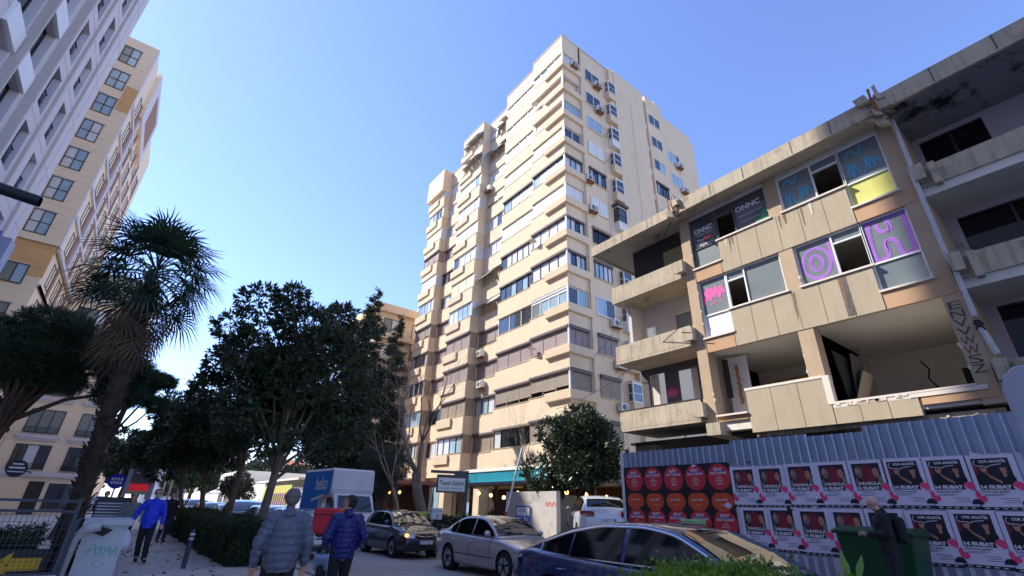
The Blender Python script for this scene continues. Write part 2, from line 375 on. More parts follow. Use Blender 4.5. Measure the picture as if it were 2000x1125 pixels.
# corner oriels
for k in range(1,12):
    z = TZ(k); u0, u1 = 25.75, 26.78
    ob = MB(); ob.box(u0, u1, 20.32, 20.8, z-.75, z-.05); ob.box(u0-.03, u1, 20.29, 20.8, z-.06, z+.02); ob.box(u0+.02, u1, 20.34, 20.8, z+1.35, z+1.5)
    o = ob.build('oriel', M['cream'] if k%3 else M['white'], T)
    fo = Fr((u0,20.32),(1,0),(0,-1)); fs = Fr((u0,20.32),(0,1),(-1,0))
    fm = 'fr_dark' if k == 6 else 'fr_white'
    for fr_, L in ((fo,1.0),(fs,0.46)):
        w = MB(); w.fbox(fr_,0.0,L,-.03,.01,z+.02,z+.09); w.fbox(fr_,0.0,L,-.03,.01,z+1.28,z+1.35); w.fbox(fr_,0.0,.06,-.03,.012,z+.09,z+1.28); w.fbox(fr_,L-.06,L,-.03,.012,z+.09,z+1.28); w.fbox(fr_,.06,L-.06,-.03,.008,z+.6,z+.65)
        w.build('frame', M[fm], o); MB().fquad(fr_,0.02,L-.02,-.02,z+.04,z+1.33).build('pane', M['glass'], o, recalc=False)
    if k == 6:
        sb = MB(); sb.box(u0-.22,u1+.05,20.08,20.8,z+1.5,z+1.72); sb.build('shutter_box', M['box_brown'], T)
W2 = Fr((26.8,20.42),(1,0),(0,-1)); W3 = Fr((31.7,20.5),(1,0),(0,-1)); W4 = Fr((34.4,20.8),(1,0),(0,-1))
for k in range(3,12):
    z = TZ(k); fit('wblue' if k not in (8,) else 'dwin', W3, 0.25, 2.05, z+.0, z+1.3, .04, T)
    if k < 11: window(W4, 0.7, 2.7, z, z+1.4, .04, T, 3, 'fr_white', ('glass','glass_blue'))
ms = MB(); ms.box(31.2,31.7,20.9,21.3,0,40.7)
for k in range(3,12): ms.box(31.2,31.7,20.6,20.92,TZ(k)-.9,TZ(k)-.2)
ms.build('light_well', M['cream2'], T)
mb = MB(); mb.box(33.3,33.9,20.55,21.0,41.0,41.35); mb.box(24,28,23,27,41,43.0); mb.build('roof_hut', M['cream'], T)
# ground floor glazing and columns
for i, (a,b) in enumerate([(1.0,4.2),(5.0,9.5),(10.3,14.5),(15.2,19.6)]):
    f0 = Fr((21.58,20.8),(0,1),(-1,0)); window(f0, a, b, 0.4, 3.5, .05, T, 4, 'fr_dark', ('glass','glass_blue','glass_dark'))
for y in (21.1,25.2,30.6,35.6,40.3,43.6): MB().box(20.5,21.3,y,y+.75,0,3.92).build('ground_column', M['cream'], T)

def make_ac():
    o = thing('air_conditioner', '', 'air conditioner', (0,0,0), 'air conditioners on the tower walls')
    b = MB(); b.box(-.42,.42,-.36,-.02,0,.56); b.build('casing', M['ac'], o, bevel=.02)
    g = MB(); g.lathe([(0.2,-.375),(0.2,-.36)], (-.1,0,.28), 'y', 20); g.build('fan_grille', M['ac_dark'], o)
    g = MB()
    for i in range(6): g.box(.16,.38,-.372,-.36,.08+i*.075,.11+i*.075)
    g.build('vent', M['ac_dark'], o)
    r = MB(); r.box(-.4,.4,-.42,0,-.06,-.02); r.bar((-.3,-.38,-.05),(-.3,0,-.3),.03); r.bar((.3,-.38,-.05),(.3,0,-.3),.03); r.build('bracket', M['rust'], o)
    return o
AC0 = make_ac()
AC = [((24.45,20.72,TZ(11)-.35),0,'air conditioner below the topmost flat window on the shaded side of the tower'),
 ((24.55,20.72,TZ(10)-.45),0,'air conditioner below the second window from the top on the shaded tower side'),
 ((22.75,20.72,TZ(7)-.35),0,'air conditioner at the lower left of the brown-boxed upper window of the tower'),
 ((22.95,20.72,TZ(6)-.25),0,'air conditioner over the closed white shutter on the tower side'),
 ((24.75,20.72,TZ(3)-.65),0,'air conditioner below the bluish window beside the ruined balconies'),
 ((24.9,20.72,TZ(2)-.75),0,'air conditioner below the flat mauve shutter on the shaded tower side'),
 ((24.9,20.72,TZ(1)-.75),0,'air conditioner below the flat brown slatted shutter above the dark tree'),
 ((36.6,20.72,TZ(10)-.4),0,'air conditioner highest on the far right end of the tower'),
 ((36.9,20.72,TZ(9)-.5),0,'air conditioner second highest on the far right end of the tower'),
 ((21.4,20.7,TZ(11)-.05),0,'air conditioner sitting behind the railing of the highest corner balcony'),
 ((21.2,32.0,TZ(2)+.45-1.2),-90,'air conditioner on the sunlit recess below a mauve shutter, the lower of two'),
 ((21.2,32.3,TZ(3)-.95),-90,'air conditioner on the sunlit recess below a mauve shutter, the upper of two'),
 ((21.2,32.6,TZ(9)-.95),-90,'air conditioner high in the sunlit recess beside the open awning sashes')]
for i, (p, r, lab) in enumerate(AC):
    o = AC0 if i == 0 else copy_tree(AC0)
    o.location = p; o.rotation_euler.z = radians(r); o['label'] = lab
# ------------------------------------------------------------------ derelict building
M['panel'] = mat('aggregate_panel', S(184,169,144), 0.95, var=0.07, scale=1.2, bump=0.6, bscale=90, streak=0.2)
M['tan'] = mat('tan_render_column', S(186,162,134), 0.92, var=0.08, scale=1.2, bump=0.4, bscale=70, streak=0.15)
M['orange'] = mat('orange_render_band', S(192,154,120), 0.9, var=0.07, scale=1.5, bump=0.25)
M['conc'] = mat('weathered_concrete', S(186,172,150), 0.95, var=0.14, scale=1.3, bump=0.5, bscale=50, stain=(S(92,84,72), 1.1, 0.56, 0.5), streak=0.65)
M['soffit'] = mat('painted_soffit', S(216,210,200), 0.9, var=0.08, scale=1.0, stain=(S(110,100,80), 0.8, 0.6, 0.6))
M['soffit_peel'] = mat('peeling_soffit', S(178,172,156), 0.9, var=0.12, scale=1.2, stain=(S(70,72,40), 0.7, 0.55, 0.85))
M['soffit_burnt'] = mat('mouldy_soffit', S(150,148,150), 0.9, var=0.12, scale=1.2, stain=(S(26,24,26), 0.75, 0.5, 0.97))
M['inner'] = mat('interior_plaster', S(208,200,190), 0.9, var=0.08, scale=1.2, stain=(S(120,100,80), 1.4, 0.62, 0.5))
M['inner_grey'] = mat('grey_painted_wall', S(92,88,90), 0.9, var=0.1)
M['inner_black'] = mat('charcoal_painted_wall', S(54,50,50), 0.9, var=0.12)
M['sill'] = mat('white_sill_stone', S(222,210,196), 0.7, var=0.06, stain=(S(130,110,90), 3, 0.6, 0.5))
M['dirtyglass'] = mat('dusty_glass', S(112,122,124), 0.3, var=0.1, scale=1.2, coat=0.5, stain=(S(168,172,170), 2.5, 0.62, 0.7))
M['dirtyglass_d'] = mat('dusty_dark_glass', S(66,72,82), 0.15, var=0.2, scale=1.5, coat=0.8)
M['blind'] = mat('yellow_panel', S(206,204,110), 0.7, var=0.06, scale=3)
M['whitepaint'] = mat('white_paint_over_glass', S(222,222,224), 0.5, var=0.05)
M['purple'] = mat('purple_spray_paint', S(152,100,188), 0.7, var=0.1)
M['pink'] = mat('pink_spray_paint', S(228,84,158), 0.7, var=0.06)
M['cyan'] = mat('cyan_spray_paint', S(70,180,220), 0.7, var=0.08)
M['black_paint'] = mat('black_spray_paint', S(84,76,76), 0.8, var=0.1)
M['letters_w'] = mat('white_lettering', S(214,214,216), 0.6, var=0.0)
M['red'] = mat('red_lettering', S(214,50,44), 0.6, var=0.0)
M['green_sticker'] = mat('green_sticker', S(70,150,110), 0.6, var=0.1)
M['pipe'] = mat('grey_drainpipe', S(186,182,184), 0.6, var=0.12, scale=4)
M['brick'] = mat('broken_brick', S(170,110,70), 0.95, var=0.35, scale=9)
D = thing('derelict_building', 'gutted three-storey concrete building with graffiti windows and bare balconies on the right', 'derelict building', (15.5,0,0))
AF = Fr((15.5,0),(0,1),(-1,0))
FZ = [4.7, 7.5, 10.35]
YR = -14.0
# slabs
for i, z in enumerate(FZ):
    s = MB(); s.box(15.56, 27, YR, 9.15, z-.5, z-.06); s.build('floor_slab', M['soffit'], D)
# canopy / roof
cp = MB(); cp.box(14.85, 27, YR, 9.0, 12.78, 13.2); cp.box(14.75, 14.86, YR, 9.0, 12.66, 13.25)
cp.build('roof_canopy', M['conc'], D)
cp = MB(); cp.box(14.9, 19.0, 9.05, 13.4, 12.78, 13.15); cp.box(14.8, 14.91, 9.03, 13.5, 12.7, 13.17); cp.box(14.9,19,13.39,13.5,12.7,13.17)
cp.build('roof_canopy', M['conc'], D, label='broken-off left end of the roof canopy with peeling underside')
s = MB(); s.fquad(Fr((14.92,9.06),(0,1),(-1,0)),0,0,0,0,0)
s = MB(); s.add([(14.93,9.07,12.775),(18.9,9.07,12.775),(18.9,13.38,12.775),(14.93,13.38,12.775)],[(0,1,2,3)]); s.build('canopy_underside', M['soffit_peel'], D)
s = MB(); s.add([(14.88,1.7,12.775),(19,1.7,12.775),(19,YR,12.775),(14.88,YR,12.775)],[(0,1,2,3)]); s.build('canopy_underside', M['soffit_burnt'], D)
# joints in the fascia
jb = MB()
for y in [-9,-7.3,-5.5,-3.6,-1.7,-.9,0.4,3.0,4.2,5.9,7.2,10.2,11.6]: jb.box(14.742 if y<9.03 else 14.793, 14.76 if y<9.03 else 14.81, y, y+.025, 12.72, 13.24 if y<9.03 else 13.16)
jb.build('fascia_joint', M['black_paint'], D)
random.seed(3)
for (yc, n) in ((8.9,16),(1.75,14)):
    rb = MB()
    for i in range(n):
        x, y, z = 14.75+random.uniform(-.12,.35), yc+random.uniform(-.3,.3), 12.8+random.uniform(-.35,.45); r = random.uniform(.06,.17)
        rb.obox((x,y,z), (r,random.uniform(-.04,.04),.03), (random.uniform(-.04,.04),r*random.uniform(.5,1),0.02), (0,.03,r*random.uniform(.6,1.6)))
    rb.build('broken_concrete', M['conc'], D)
rb = MB()
for (yc) in (8.9,1.75):
    for i in range(4):
        y = yc+random.uniform(-.2,.2); rb.tube([(14.7,y,12.7),(14.68,y+random.uniform(-.05,.05),13.2),(14.7+random.uniform(-.1,.1),y,13.55)], 0.02, 5)
rb.build('reinforcement_bars', M['brick'], D)
# columns (each storey)
for (y0,y1) in ((8.75,9.15),(5.2,5.65),(1.72,2.1)):
    c = MB(); c.box(15.5 if y0 != 8.75 else 15.47, 16.0, y0, y1, 4.15 if y0!=5.2 else 5.36, 12.78); c.build('column', M['tan'], D)
for (y0,y1) in ((-2.6,-2.2),(-7,-6.6)):
    c = MB(); c.box(16.9,17.4,y0,y1,0,12.78); c.build('column', M['tan'], D)
# orange bands + panels between storeys
def panels(y0, y1, z0, z1, n):
    w = (y1-y0)/n; mb = MB()
    for i in range(n):
        mb.fbox(AF, y0+i*w+.008, y0+(i+1)*w-.008, -.12, .02+random.uniform(-.004,.004), z0, z1)
    mb.fbox(AF, y0, y1, -.14, -.02, z0+.01, z1-.01)
    return mb.build('cladding_panel', M['panel'], D)
for z in (10.35, 7.5):
    for (a,b,c,d) in ((8.75,7.66,7.64,5.2),(5.2,3.28,3.26,2.1)):
        pass
    mb = MB(); mb.fbox(AF, 7.66, 8.75, -.1, .012, z-.55, z-.05); mb.build('orange_band', M['orange'], D)
    mb = MB(); mb.fbox(AF, 1.78, 3.26, -.1, .012, z-.55, z-.05); mb.build('orange_band', M['orange'], D)
    panels(3.28, 7.64, z-.55, z+.8, 6)
    for (a,b) in ((7.6,8.8),(2.05,3.3)):
        MB().fbox(AF, a, b, -.1, .07, z-.05, z+.01).build('window_sill', M['sill'], D)
    for (a,b) in ((5.58,7.7),(3.22,5.25)):
        MB().fbox(AF, a, b, -.1, .07, z+.8, z+.86).build('window_sill', M['sill'], D)
panels(3.25, 5.21, 4.05, 4.62, 3); panels(5.22, 7.64, 4.05, 5.38, 3)
mb = MB()
for (a,b,c,d) in ((5.3,7.66,5.38,5.46),(5.12,5.3,4.6,5.44),(2.1,5.12,4.6,4.66),(1.9,3.4,4.5,4.61)): mb.fbox(AF,a,b,-.2,.035,c,d)
for i in range(26): y = random.uniform(2,5.1); h = random.uniform(.02,.09); mb.fbox(AF,y,y+random.uniform(.03,.14),.0,.034,4.6-h,4.605)
mb.build("broken_plaster_edge", M["sill"], D)
MB().fbox(AF, 7.66, 8.75, -.25, .1, 4.66, 4.72).build('window_sill', M['sill'], D)
MB().fbox(AF, 7.68, 8.7, -.25, .012, 4.5, 4.655).build('orange_band', M['orange'], D)
MB().fbox(AF, 1.75, 3.2, -.25, .012, 4.3, 4.5).build('orange_band', M['orange'], D)
mb = MB(); mb.fbox(AF, 2.1, 5.2, -.3, .02, 4.5, 4.6); mb.build('opening_ledge', M['sill'], D)
# ragged underside
mb = MB(); random.seed(5)
for i in range(34): 
    y = 7.6-i*.17; mb.sphere((15.78+random.uniform(-.05,.05), y+random.uniform(-.03,.03), 3.98), (.1,.06,.04+random.uniform(0,.04)), 7, 4)
mb.box(15.7,15.9,1.8,7.6,3.95,4.08); mb.build('broken_beam_edge', M['conc'], D)
# lintel strip below canopy
MB().fbox(AF, 2.1, 8.75, -.3, -.1, 12.6, 12.78).build('lintel', M['soffit'], D)
# windows
def dwindow(a, b, z0, z1, lowpane, openpos, gm, storey, low_m, gm2=None, hi_side=False):
    """a>b in Y; lowpane: (ya,yb) full-depth part; openpos: (ya,yb) hole"""
    lo, hi = min(a,b), max(a,b); ls, le = min(lowpane), max(lowpane); os_, oe = min(openpos), max(openpos)
    zf = storey
    w = MB(); q = .05
    w.fbox(AF, lo, hi, -.16, -.08, z1-q, z1)
    segs = sorted({lo, hi, ls, le, os_, oe}); 
    for y in segs:
        zb = zf if (y in (ls,le)) else z0
        yy = min(max(y,lo+q/2),hi-q/2); w.fbox(AF, yy-q/2, yy+q/2, -.16, -.07, zb, z1-q)
    w.fbox(AF, lo, hi, -.16, -.08, z0, z0+q) ; w.fbox(AF, ls, le, -.16, -.08, zf, zf+q)
    w.fbox(AF, os_, oe, -.16, -.08, z1-.38, z1-.33)
    o = w.build('window', M['fr_white'] if gm != 'dirtyglass_d' else M['inner_grey'], D)
    g = MB(); g.fquad(AF, ls, le, -.12, z0, z1); 
    for (s0,s1) in [(x,y) for x,y in zip(segs[:-1],segs[1:]) if not (x>=os_-1e-6 and y<=oe+1e-6) and not (x>=ls-1e-6 and y<=le+1e-6)]: g.fquad(AF, s0, s1, -.12, z0, z1)
    g.fquad(AF, os_, oe, -.12, z1-.35, z1); g.build('pane', M[gm], o, recalc=False)
    l = MB(); l.fquad(AF, ls, le, -.125, zf, z0); l.build('lower_pane', M[low_m], o, recalc=False)
    return o
W1 = dwindow(8.75, 5.65, 11.2, 12.6, (8.75,7.66), (7.62,6.9), 'dirtyglass_d', 10.35, 'dirtyglass')
W2_ = dwindow(5.2, 2.1, 11.2, 12.6, (3.26,2.1), (4.1,3.28), 'dirtyglass', 10.35, 'blind')
W3_ = dwindow(8.75, 5.65, 8.35, 9.8, (8.75,7.66), (7.62,6.95), 'dirtyglass', 7.5, 'whitepaint')
W4_ = dwindow(5.2, 2.1, 8.35, 9.8, (3.26,2.1), (4.1,3.28), 'dirtyglass', 7.5, 'dirtyglass')
def stroke(mb, pts, w, d=.004, fr=AF, off=-.115, dm=None):
    """painted line as a thin ribbon on the wall; pts in (u,z)"""
    for (a,b) in zip(pts[:-1], pts[1:]):
        dx, dz = b[0]-a[0], b[1]-a[1]; L = hypot(dx,dz) or 1; nx, nz = -dz/L*w/2, dx/L*w/2; ex, ez = dx/L*w*.3, dz/L*w*.3
        off += 0.00005
        mb.add([fr.p(a[0]-ex+nx,off,a[1]-ez+nz), fr.p(b[0]+ex+nx,off,b[1]+ez+nz), fr.p(b[0]+ex-nx,off,b[1]+ez-nz), fr.p(a[0]-ex-nx,off,a[1]-ez-nz)], [(0,1,2,3)])
def smoothpts(P, n=6):
    out = []
    for i in range(len(P)-1):
        p0, p1, p2, p3 = P[max(i-1,0)], P[i], P[i+1], P[min(i+2,len(P)-1)]
        for k in range(n):
            t = k/n; out.append(tuple(0.5*((2*p1[j])+(-p0[j]+p2[j])*t+(2*p0[j]-5*p1[j]+4*p2[j]-p3[j])*t*t+(-p0[j]+3*p1[j]-3*p2[j]+p3[j])*t**3) for j in (0,1)))
    return out+[P[-1]]
# purple graffiti: O H
g = MB()
for (rx, rz, w) in ((.42,.52,.10),(.2,.27,.07),(.13,.2,.03)):
    stroke(g, [(4.66+rx*cos(t)*.95, 9.02+rz*sin(t)) for t in np.linspace(0,2*pi,26)], w)
stroke(g, smoothpts([(4.22,9.7),(4.2,9.3),(4.14,8.8),(4.13,8.5)]), .1)
H_ = [(3.12,9.7),(2.95,9.72),(2.86,9.35),(2.62,9.32),(2.6,9.7),(2.25,9.72),(2.2,9.3),(2.2,8.75),(2.22,8.45),(2.5,8.42),(2.56,8.85),(2.68,9.0),(2.82,8.9),(2.86,8.5),(3.15,8.45),(3.18,8.9),(3.14,9.4),(3.12,9.7)]
stroke(g, smoothpts(H_), .12); stroke(g, smoothpts([(u+(2.68-u)*.14, z+(9.05-z)*.14) for u,z in H_]), .03)
g.build('purple_graffiti', M['purple'], W4_, recalc=False)
g = MB(); stroke(g, smoothpts([(8.62,8.85),(8.58,9.3),(8.5,9.0),(8.44,9.45),(8.36,8.95),(8.3,9.4),(8.2,9.05),(8.12,9.42),(8.0,8.98),(7.92,9.38),(7.8,9.1)],4), .10); stroke(g, smoothpts([(8.55,9.15),(8.2,9.25),(7.85,9.2)],4), .14); stroke(g, [(8.4,8.78),(7.9,8.84)], .03)
g.build('pink_graffiti', M['pink'], W3_, recalc=False)
for (y0, W) in ((5.05,W2_),(3.1,W2_)):
    g = MB(); stroke(g, smoothpts([(y0,11.5),(y0-.06,11.9),(y0-.12,11.4),(y0-.18,11.9),(y0-.3,11.45),(y0-.45,11.5),(y0-.5,11.95),(y0-.56,11.5),(y0-.62,11.9),(y0-.7,11.5),(y0-.74,11.85),(y0-.85,11.6)],4), .035)
    stroke(g, smoothpts([(y0,12.2),(y0-.2,12.4),(y0-.35,12.2),(y0-.5,12.45)],4), .05)
    g.build('cyan_graffiti', M['cyan'], W, recalc=False)
def wfn(u0, z0, fr=AF, off=-.115, rot=0, sx=-1):
    c, s_ = cos(rot), sin(rot)
    return lambda u, v, d: fr.p(u0+sx*(u*c-v*s_), off+d, z0+(u*s_+v*c))
g = MB(); text_geo(g, 'ONNC', wfn(8.2,12.0), .3, w=.78, bold=.012); text_geo(g, 'ONNC', wfn(6.35,12.15), .3, w=.95, bold=.012)
text_geo(g, 'REKLAM', wfn(8.2,11.8), .12, w=.6); text_geo(g, 'AJANS', wfn(8.15,11.35), .17, w=.6); text_geo(g, 'You', wfn(8.38,11.58), .17, w=.3, bold=.006)
text_geo(g, 'ORGANIZASYON', wfn(6.3,11.82), .1, w=.85); text_geo(g, 'www.onnc.com', wfn(6.3,11.58), .08, w=.8)
g.build('window_lettering', M['letters_w'], W1, recalc=False)
g = MB(); g.fquad(AF, 8.25, 7.92, -.113, 11.5, 11.68); g.build('red_patch', M['red'], W1, recalc=False)
g = MB(); text_geo(g, 'Tube', wfn(8.085,11.585,off=-.111), .15, w=.26); g.build('window_lettering', M['letters_w'], W1, recalc=False)
g = MB(); g.add([AF.p(5.72,-.113,11.26),AF.p(6.3,-.113,11.24),AF.p(6.1,-.113,11.42),AF.p(5.95,-.113,11.45),AF.p(5.9,-.113,11.7),AF.p(5.72,-.113,11.75)],[(0,1,2,3,4,5)]); g.build('green_sticker', M['green_sticker'], W1, recalc=False)
# graffiti on column
g = MB(); zz = 6.7
for i,(ch) in enumerate(['E','N','V','V','W','W','S','Z']): text_geo(g, ch, wfn(1.92,6.62-i*.235,off=.003,rot=0), .3, w=.27, bold=.0)
g.build('black_graffiti', M['black_paint'], D, recalc=False)
g = MB(); g.fquad(AF, 3.98, 4.2, .027, 7.0, 8.24); g.build('dark_water_stain', mat('wet_stain', S(104,96,90), .95, var=.4, scale=7, aniso=(1,1,.4)), D, recalc=False)
# balconies at the left end
for i, z in enumerate(FZ):
    b = MB(); b.box(15.5, 15.62, 9.2, 13.0, z-.02, z+.68); b.box(15.62, 17.6, 12.88, 13.0, z-.02, z+.6); b.box(15.5,17.9,9.16,13.0,z-.12,z-.01)
    b.box(15.5, 17.2, 9.16, 9.3, z-.0, z+.68)
    b.build('balcony', M['conc'], D, label=['lowest balcony, with a dark painted rim','middle stained balcony','uppermost stained balcony'][i])
    s = MB(); s.box(15.2, 15.5, 9.08, 9.32, z+.0, z+.5); s.box(15.2,15.26,9.32,9.5,z+.0,z+.5); s.box(15.34,15.42,9.32,9.48,z+.02,z+.48)
    s.build('beam_end', M['conc'], D)
MB().box(15.49, 15.66, 9.18, 13.01, 5.37, 5.42).build('balcony_rim', M['inner_black'], D)
# rooms behind the balconies
def wall_holes(x, y0, y1, z0, z1, holes, m, name='room_wall', t=.15):
    mb = MB(); hs = sorted(holes); y = y0
    for (a,b,c,d) in hs:
        if a > y: mb.box(x,x+t,y,a,z0,z1)
        if c > z0: mb.box(x,x+t,a,b,z0,c)
        if d < z1: mb.box(x,x+t,a,b,d,z1)
        y = b
    if y < y1: mb.box(x,x+t,y,y1,z0,z1)
    return mb.build(name, m, D)
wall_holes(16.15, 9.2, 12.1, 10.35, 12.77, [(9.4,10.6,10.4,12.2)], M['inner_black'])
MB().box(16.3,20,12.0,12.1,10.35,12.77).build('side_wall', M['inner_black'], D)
wall_holes(17.0, 9.2, 12.7, 7.5, 10.22, [(9.35,10.9,7.9,9.5),(11.9,12.45,7.6,9.3)], M['inner'])
MB().box(17.15,17.2,9.3,11.0,7.6,9.6).build('balcony_door', M['greyglass'], D)
MB().box(16.2,17.0,12.55,12.7,7.5,10.22).build('side_wall', M['inner'], D)
wall_holes(17.0, 9.2, 12.9, 4.7, 7.37, [(10.15,11.1,5.5,7.05),(11.7,12.55,5.55,7.12)], M['inner_grey'])
MB().box(17.1,17.16,10.1,10.5,5.5,7.1).build('window_frame', M['inner'], D); MB().box(17.1,17.16,12.1,12.5,5.55,7.1).build('window_frame', M['inner'], D)
g = MB(); F17 = Fr((17.0,0),(0,1),(-1,0)); stroke(g, smoothpts([(11.6,6.0),(11.56,6.3),(11.48,6.05),(11.42,6.36),(11.36,6.0),(11.3,6.3),(11.22,6.05),(11.16,6.3)],4), .06, fr=F17, off=.006); g.build('pink_graffiti', M['pink'], D, recalc=False)
# interiors
def room(y0,y1,z0,z1,x1,m,back_holes=()):
    MB().box(15.95,x1,y1,y1+.14,z0,z1).build('partition_wall', m, D); MB().box(15.95,x1,y0-.14,y0,z0,z1).build('partition_wall', m, D)
    wall_holes(x1, y0, y1, z0, z1, list(back_holes), m, 'back_wall')
room(5.5, 9.0, 4.64, 7.0, 19.6, M['inner'], [(6.0,6.9,4.7,6.4)])
room(2.0, 5.36, 4.64, 7.0, 20.5, M['inner'], [(2.3,3.0,4.7,6.2)])
room(5.5, 9.0, 7.44, 9.85, 20.5, M['inner']); room(2.0, 5.36, 7.44, 9.85, 20.5, M['inner'])
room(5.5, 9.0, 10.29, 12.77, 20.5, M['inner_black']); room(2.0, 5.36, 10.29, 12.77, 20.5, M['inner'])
mb = MB(); mb.bar((19.55,8.6,6.45),(19.5,5.6,6.6),.12); mb.build('ochre_beam', mat('ochre_stain', S(186,150,80), .9, var=.3, scale=4), D)
mb = MB(); mb.box(16.5,16.56,7.9,8.6,4.75,6.9); mb.box(16.4,16.46,8.5,8.62,4.7,6.9); mb.build('torn_window_frame', M['white'], D)
mb = MB(); mb.box(16.2,16.24,8.45,8.66,5.4,6.8); mb.build('torn_frame_panel', M['inner_black'], D)
mb = MB()
for i in range(14): mb.obox((16.3,8.2+random.uniform(-.02,.02),5.2+i*.1),(.03,0,0),(0,.05,0),(0,0,.04))
mb.build('exposed_brick', M['brick'], D)
mb = MB(); mb.obox((16.8,5.05,5.5),(.5,0,0),(0,.02,.0),(-.35,-.05,.75)); mb.build('leaning_board', M['inner_black'], D)
mb = MB(); mb.obox((17.3,4.9,5.5),(.45,0,0),(0,.02,.0),(-.25,-.15,.75)); mb.build('leaning_board', M['inner_grey'], D)
mb = MB(); mb.obox((17.0,4.75,5.2),(.4,.0,0),(0,.02,.0),(.35,-.1,.55)); mb.build('leaning_board', M['blind'] if False else M['panel'], D)
mb = MB(); mb.fbox(Fr((20.5,0),(0,1),(-1,0)),2.15,3.15,0,.05,4.7,6.3); mb.build('door_frame', M['inner'], D)
mb = MB(); mb.fbox(Fr((20.5,0),(0,1),(-1,0)),2.35,2.95,.05,.07,4.7,6.15); mb.build('dark_doorway', M['inner_black'], D)
g = MB(); stroke(g, [(3.9,6.6),(3.75,6.3),(3.85,6.0),(3.6,5.5),(3.8,5.2),(3.5,5.0)], .05, fr=Fr((20.5,0),(0,1),(-1,0)), off=.01); g.build('wall_crack', M['inner_black'], D, recalc=False)
# right wing: set back balconies
for i, z in enumerate(FZ):
    b = MB(); b.box(15.5, 15.64, YR, 1.62, z-.26+.02, z+.4); b.box(15.64, 17.2, YR, 1.62, z-.12, z-.02); b.box(15.64,17.2,1.5,1.62,z-.02,z+.35); b.build('balcony', M['conc'], D)
    s = MB(); s.box(15.2, 15.5, 1.4, 1.66, z-.1, z+.4); s.box(15.28,15.5,1.15,1.3,z-.35,z+.35); s.build('beam_end', M['conc'], D)
M['wing'] = mat('lavender_grey_wall', S(176,166,170), 0.9, var=0.07, scale=.8, stain=(S(60,56,58), .8, .62, .7))
for i, (z, z1) in enumerate(((4.7,7.1),(7.5,9.95),(10.35,12.77))):
    hs = [(-.05,1.45,z+1.25 if i==2 else z+.9, 12.6 if i==2 else z+2.3)] if i==2 else [(-.9,1.35,z+.5,z+2.2)]
    hs = hs+[(-3.6,-1.0 if i==2 else -1.3,z+1.2,z+2.25)]
    wall_holes(17.2, -9, 1.62, z, z1, hs, M['wing'], 'wing_wall')
    MB().box(17.32,17.36,-8.8,1.5,z,z1).build('dark_glazing', M['glass_dark'], D)
    for (a,b,c,d) in hs:
        w = MB(); w.box(17.22,17.3,(a+b)/2-.03,(a+b)/2+.03,c,d); w.box(17.22,17.3,a,b,d-.05,d); w.box(17.22,17.3,a,b,c,c+.05); w.build('window_frame', M['fr_dark'], D)
MB().box(15.8,17.2,1.62,1.72,4.2,12.77).build('wing_side_wall', M['tan'], D)
# drainpipes
mb = MB(); mb.tube([(15.36,1.62,12.6),(15.36,1.62,10.9),(15.3,1.66,10.6),(15.3,1.66,8.0),(15.36,1.62,7.6),(15.36,1.62,6.2)], .06, 8); mb.tube([(15.36,1.6,5.9),(15.3,1.5,5.2)],.065,8); mb.build('drainpipe', M['pipe'], D)
mb = MB(); random.seed(2)
for i in range(9): mb.obox((15.36+random.uniform(-.05,.05),1.6+random.uniform(-.06,.06),6.0+random.uniform(-.12,.12)),(.05,.01,.02),(0,.04,0),(0,.02,.05))
mb.build('broken_pipe_joint', M['inner_black'], D)
# ground floor: dark void, columns and beams
for (x,y) in ((16.2,12.0),(16.8,8.4),(16.6,5.0),(16.4,1.6),(16.4,-3),(16.4,-8)):
    MB().box(x,x+.45,y,y+.9 if y>10 else y+.45,0,4.1).build('ground_column', M['conc'], D)
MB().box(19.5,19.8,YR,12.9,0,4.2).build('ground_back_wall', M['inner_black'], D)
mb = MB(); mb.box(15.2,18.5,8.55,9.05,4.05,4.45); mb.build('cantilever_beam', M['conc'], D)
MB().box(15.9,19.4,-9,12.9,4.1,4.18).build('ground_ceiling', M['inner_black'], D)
MB().box(26.8,27,YR,9.1,0,13).build('rear_wall', M['inner'], D)
MB().box(15.9,26.8,YR-.2,YR,0,12.7).build('end_wall', M['inner'], D)
MB().box(17.15,26.8,9.0,9.14,4.7,12.77).build('party_wall', M['inner'], D)

# ------------------------------------------------------------------ hoarding with posters
M['zinc'] = mat('galvanised_sheet', S(150,162,184), 0.42, metal=0.55, var=0.1, scale=2.5, streak=0.1)
M['zinc_edge'] = mat('white_hoarding_post', S(210,214,220), 0.6, var=0.1)
FX = 13.45
def corrug(y0, y1, ztop, x):
    mb = MB(); p = .21; y = y0; pts = []
    while y < y1-.01:
        for (dy, dx) in ((0,0),(.035,-.035),(.16,-.035),(.175,0)):
            if y+dy <= y1: pts.append((x+dx, y+dy))
        y += p
    pts.append((x, y1)); n = len(pts)
    vs = [(a,b,.1) for a,b in pts]+[(a,b,ztop) for a,b in pts]
    mb.add(vs, [(i,i+1,n+i+1,n+i) for i in range(n-1)]); return mb
HO = thing('corrugated_hoarding', 'grey corrugated metal hoarding around the derelict building, its lower part papered with posters', 'hoarding', (FX,0,0))
steps = [(11.25,7.35,3.48),(7.35,5.28,3.56),(5.28,4.05,3.50),(4.05,1.2,3.62),(1.2,-2,3.72),(-2,-6,3.75)]
for i,(a,b,zt) in enumerate(steps):
    corrug(b, a, zt, FX-(.02 if i%2 else 0)).build('metal_sheet', M['zinc'], HO, recalc=False)
MB().box(FX-.06,FX+.05,11.25,11.36,0,3.5).build('end_post', M['zinc_edge'], HO)
MB().box(FX-.05,FX-.035,7.5,11.25,1.1,3.0).build('backing_board', mat('dark_board', S(30,28,30), .7, var=.2), HO)
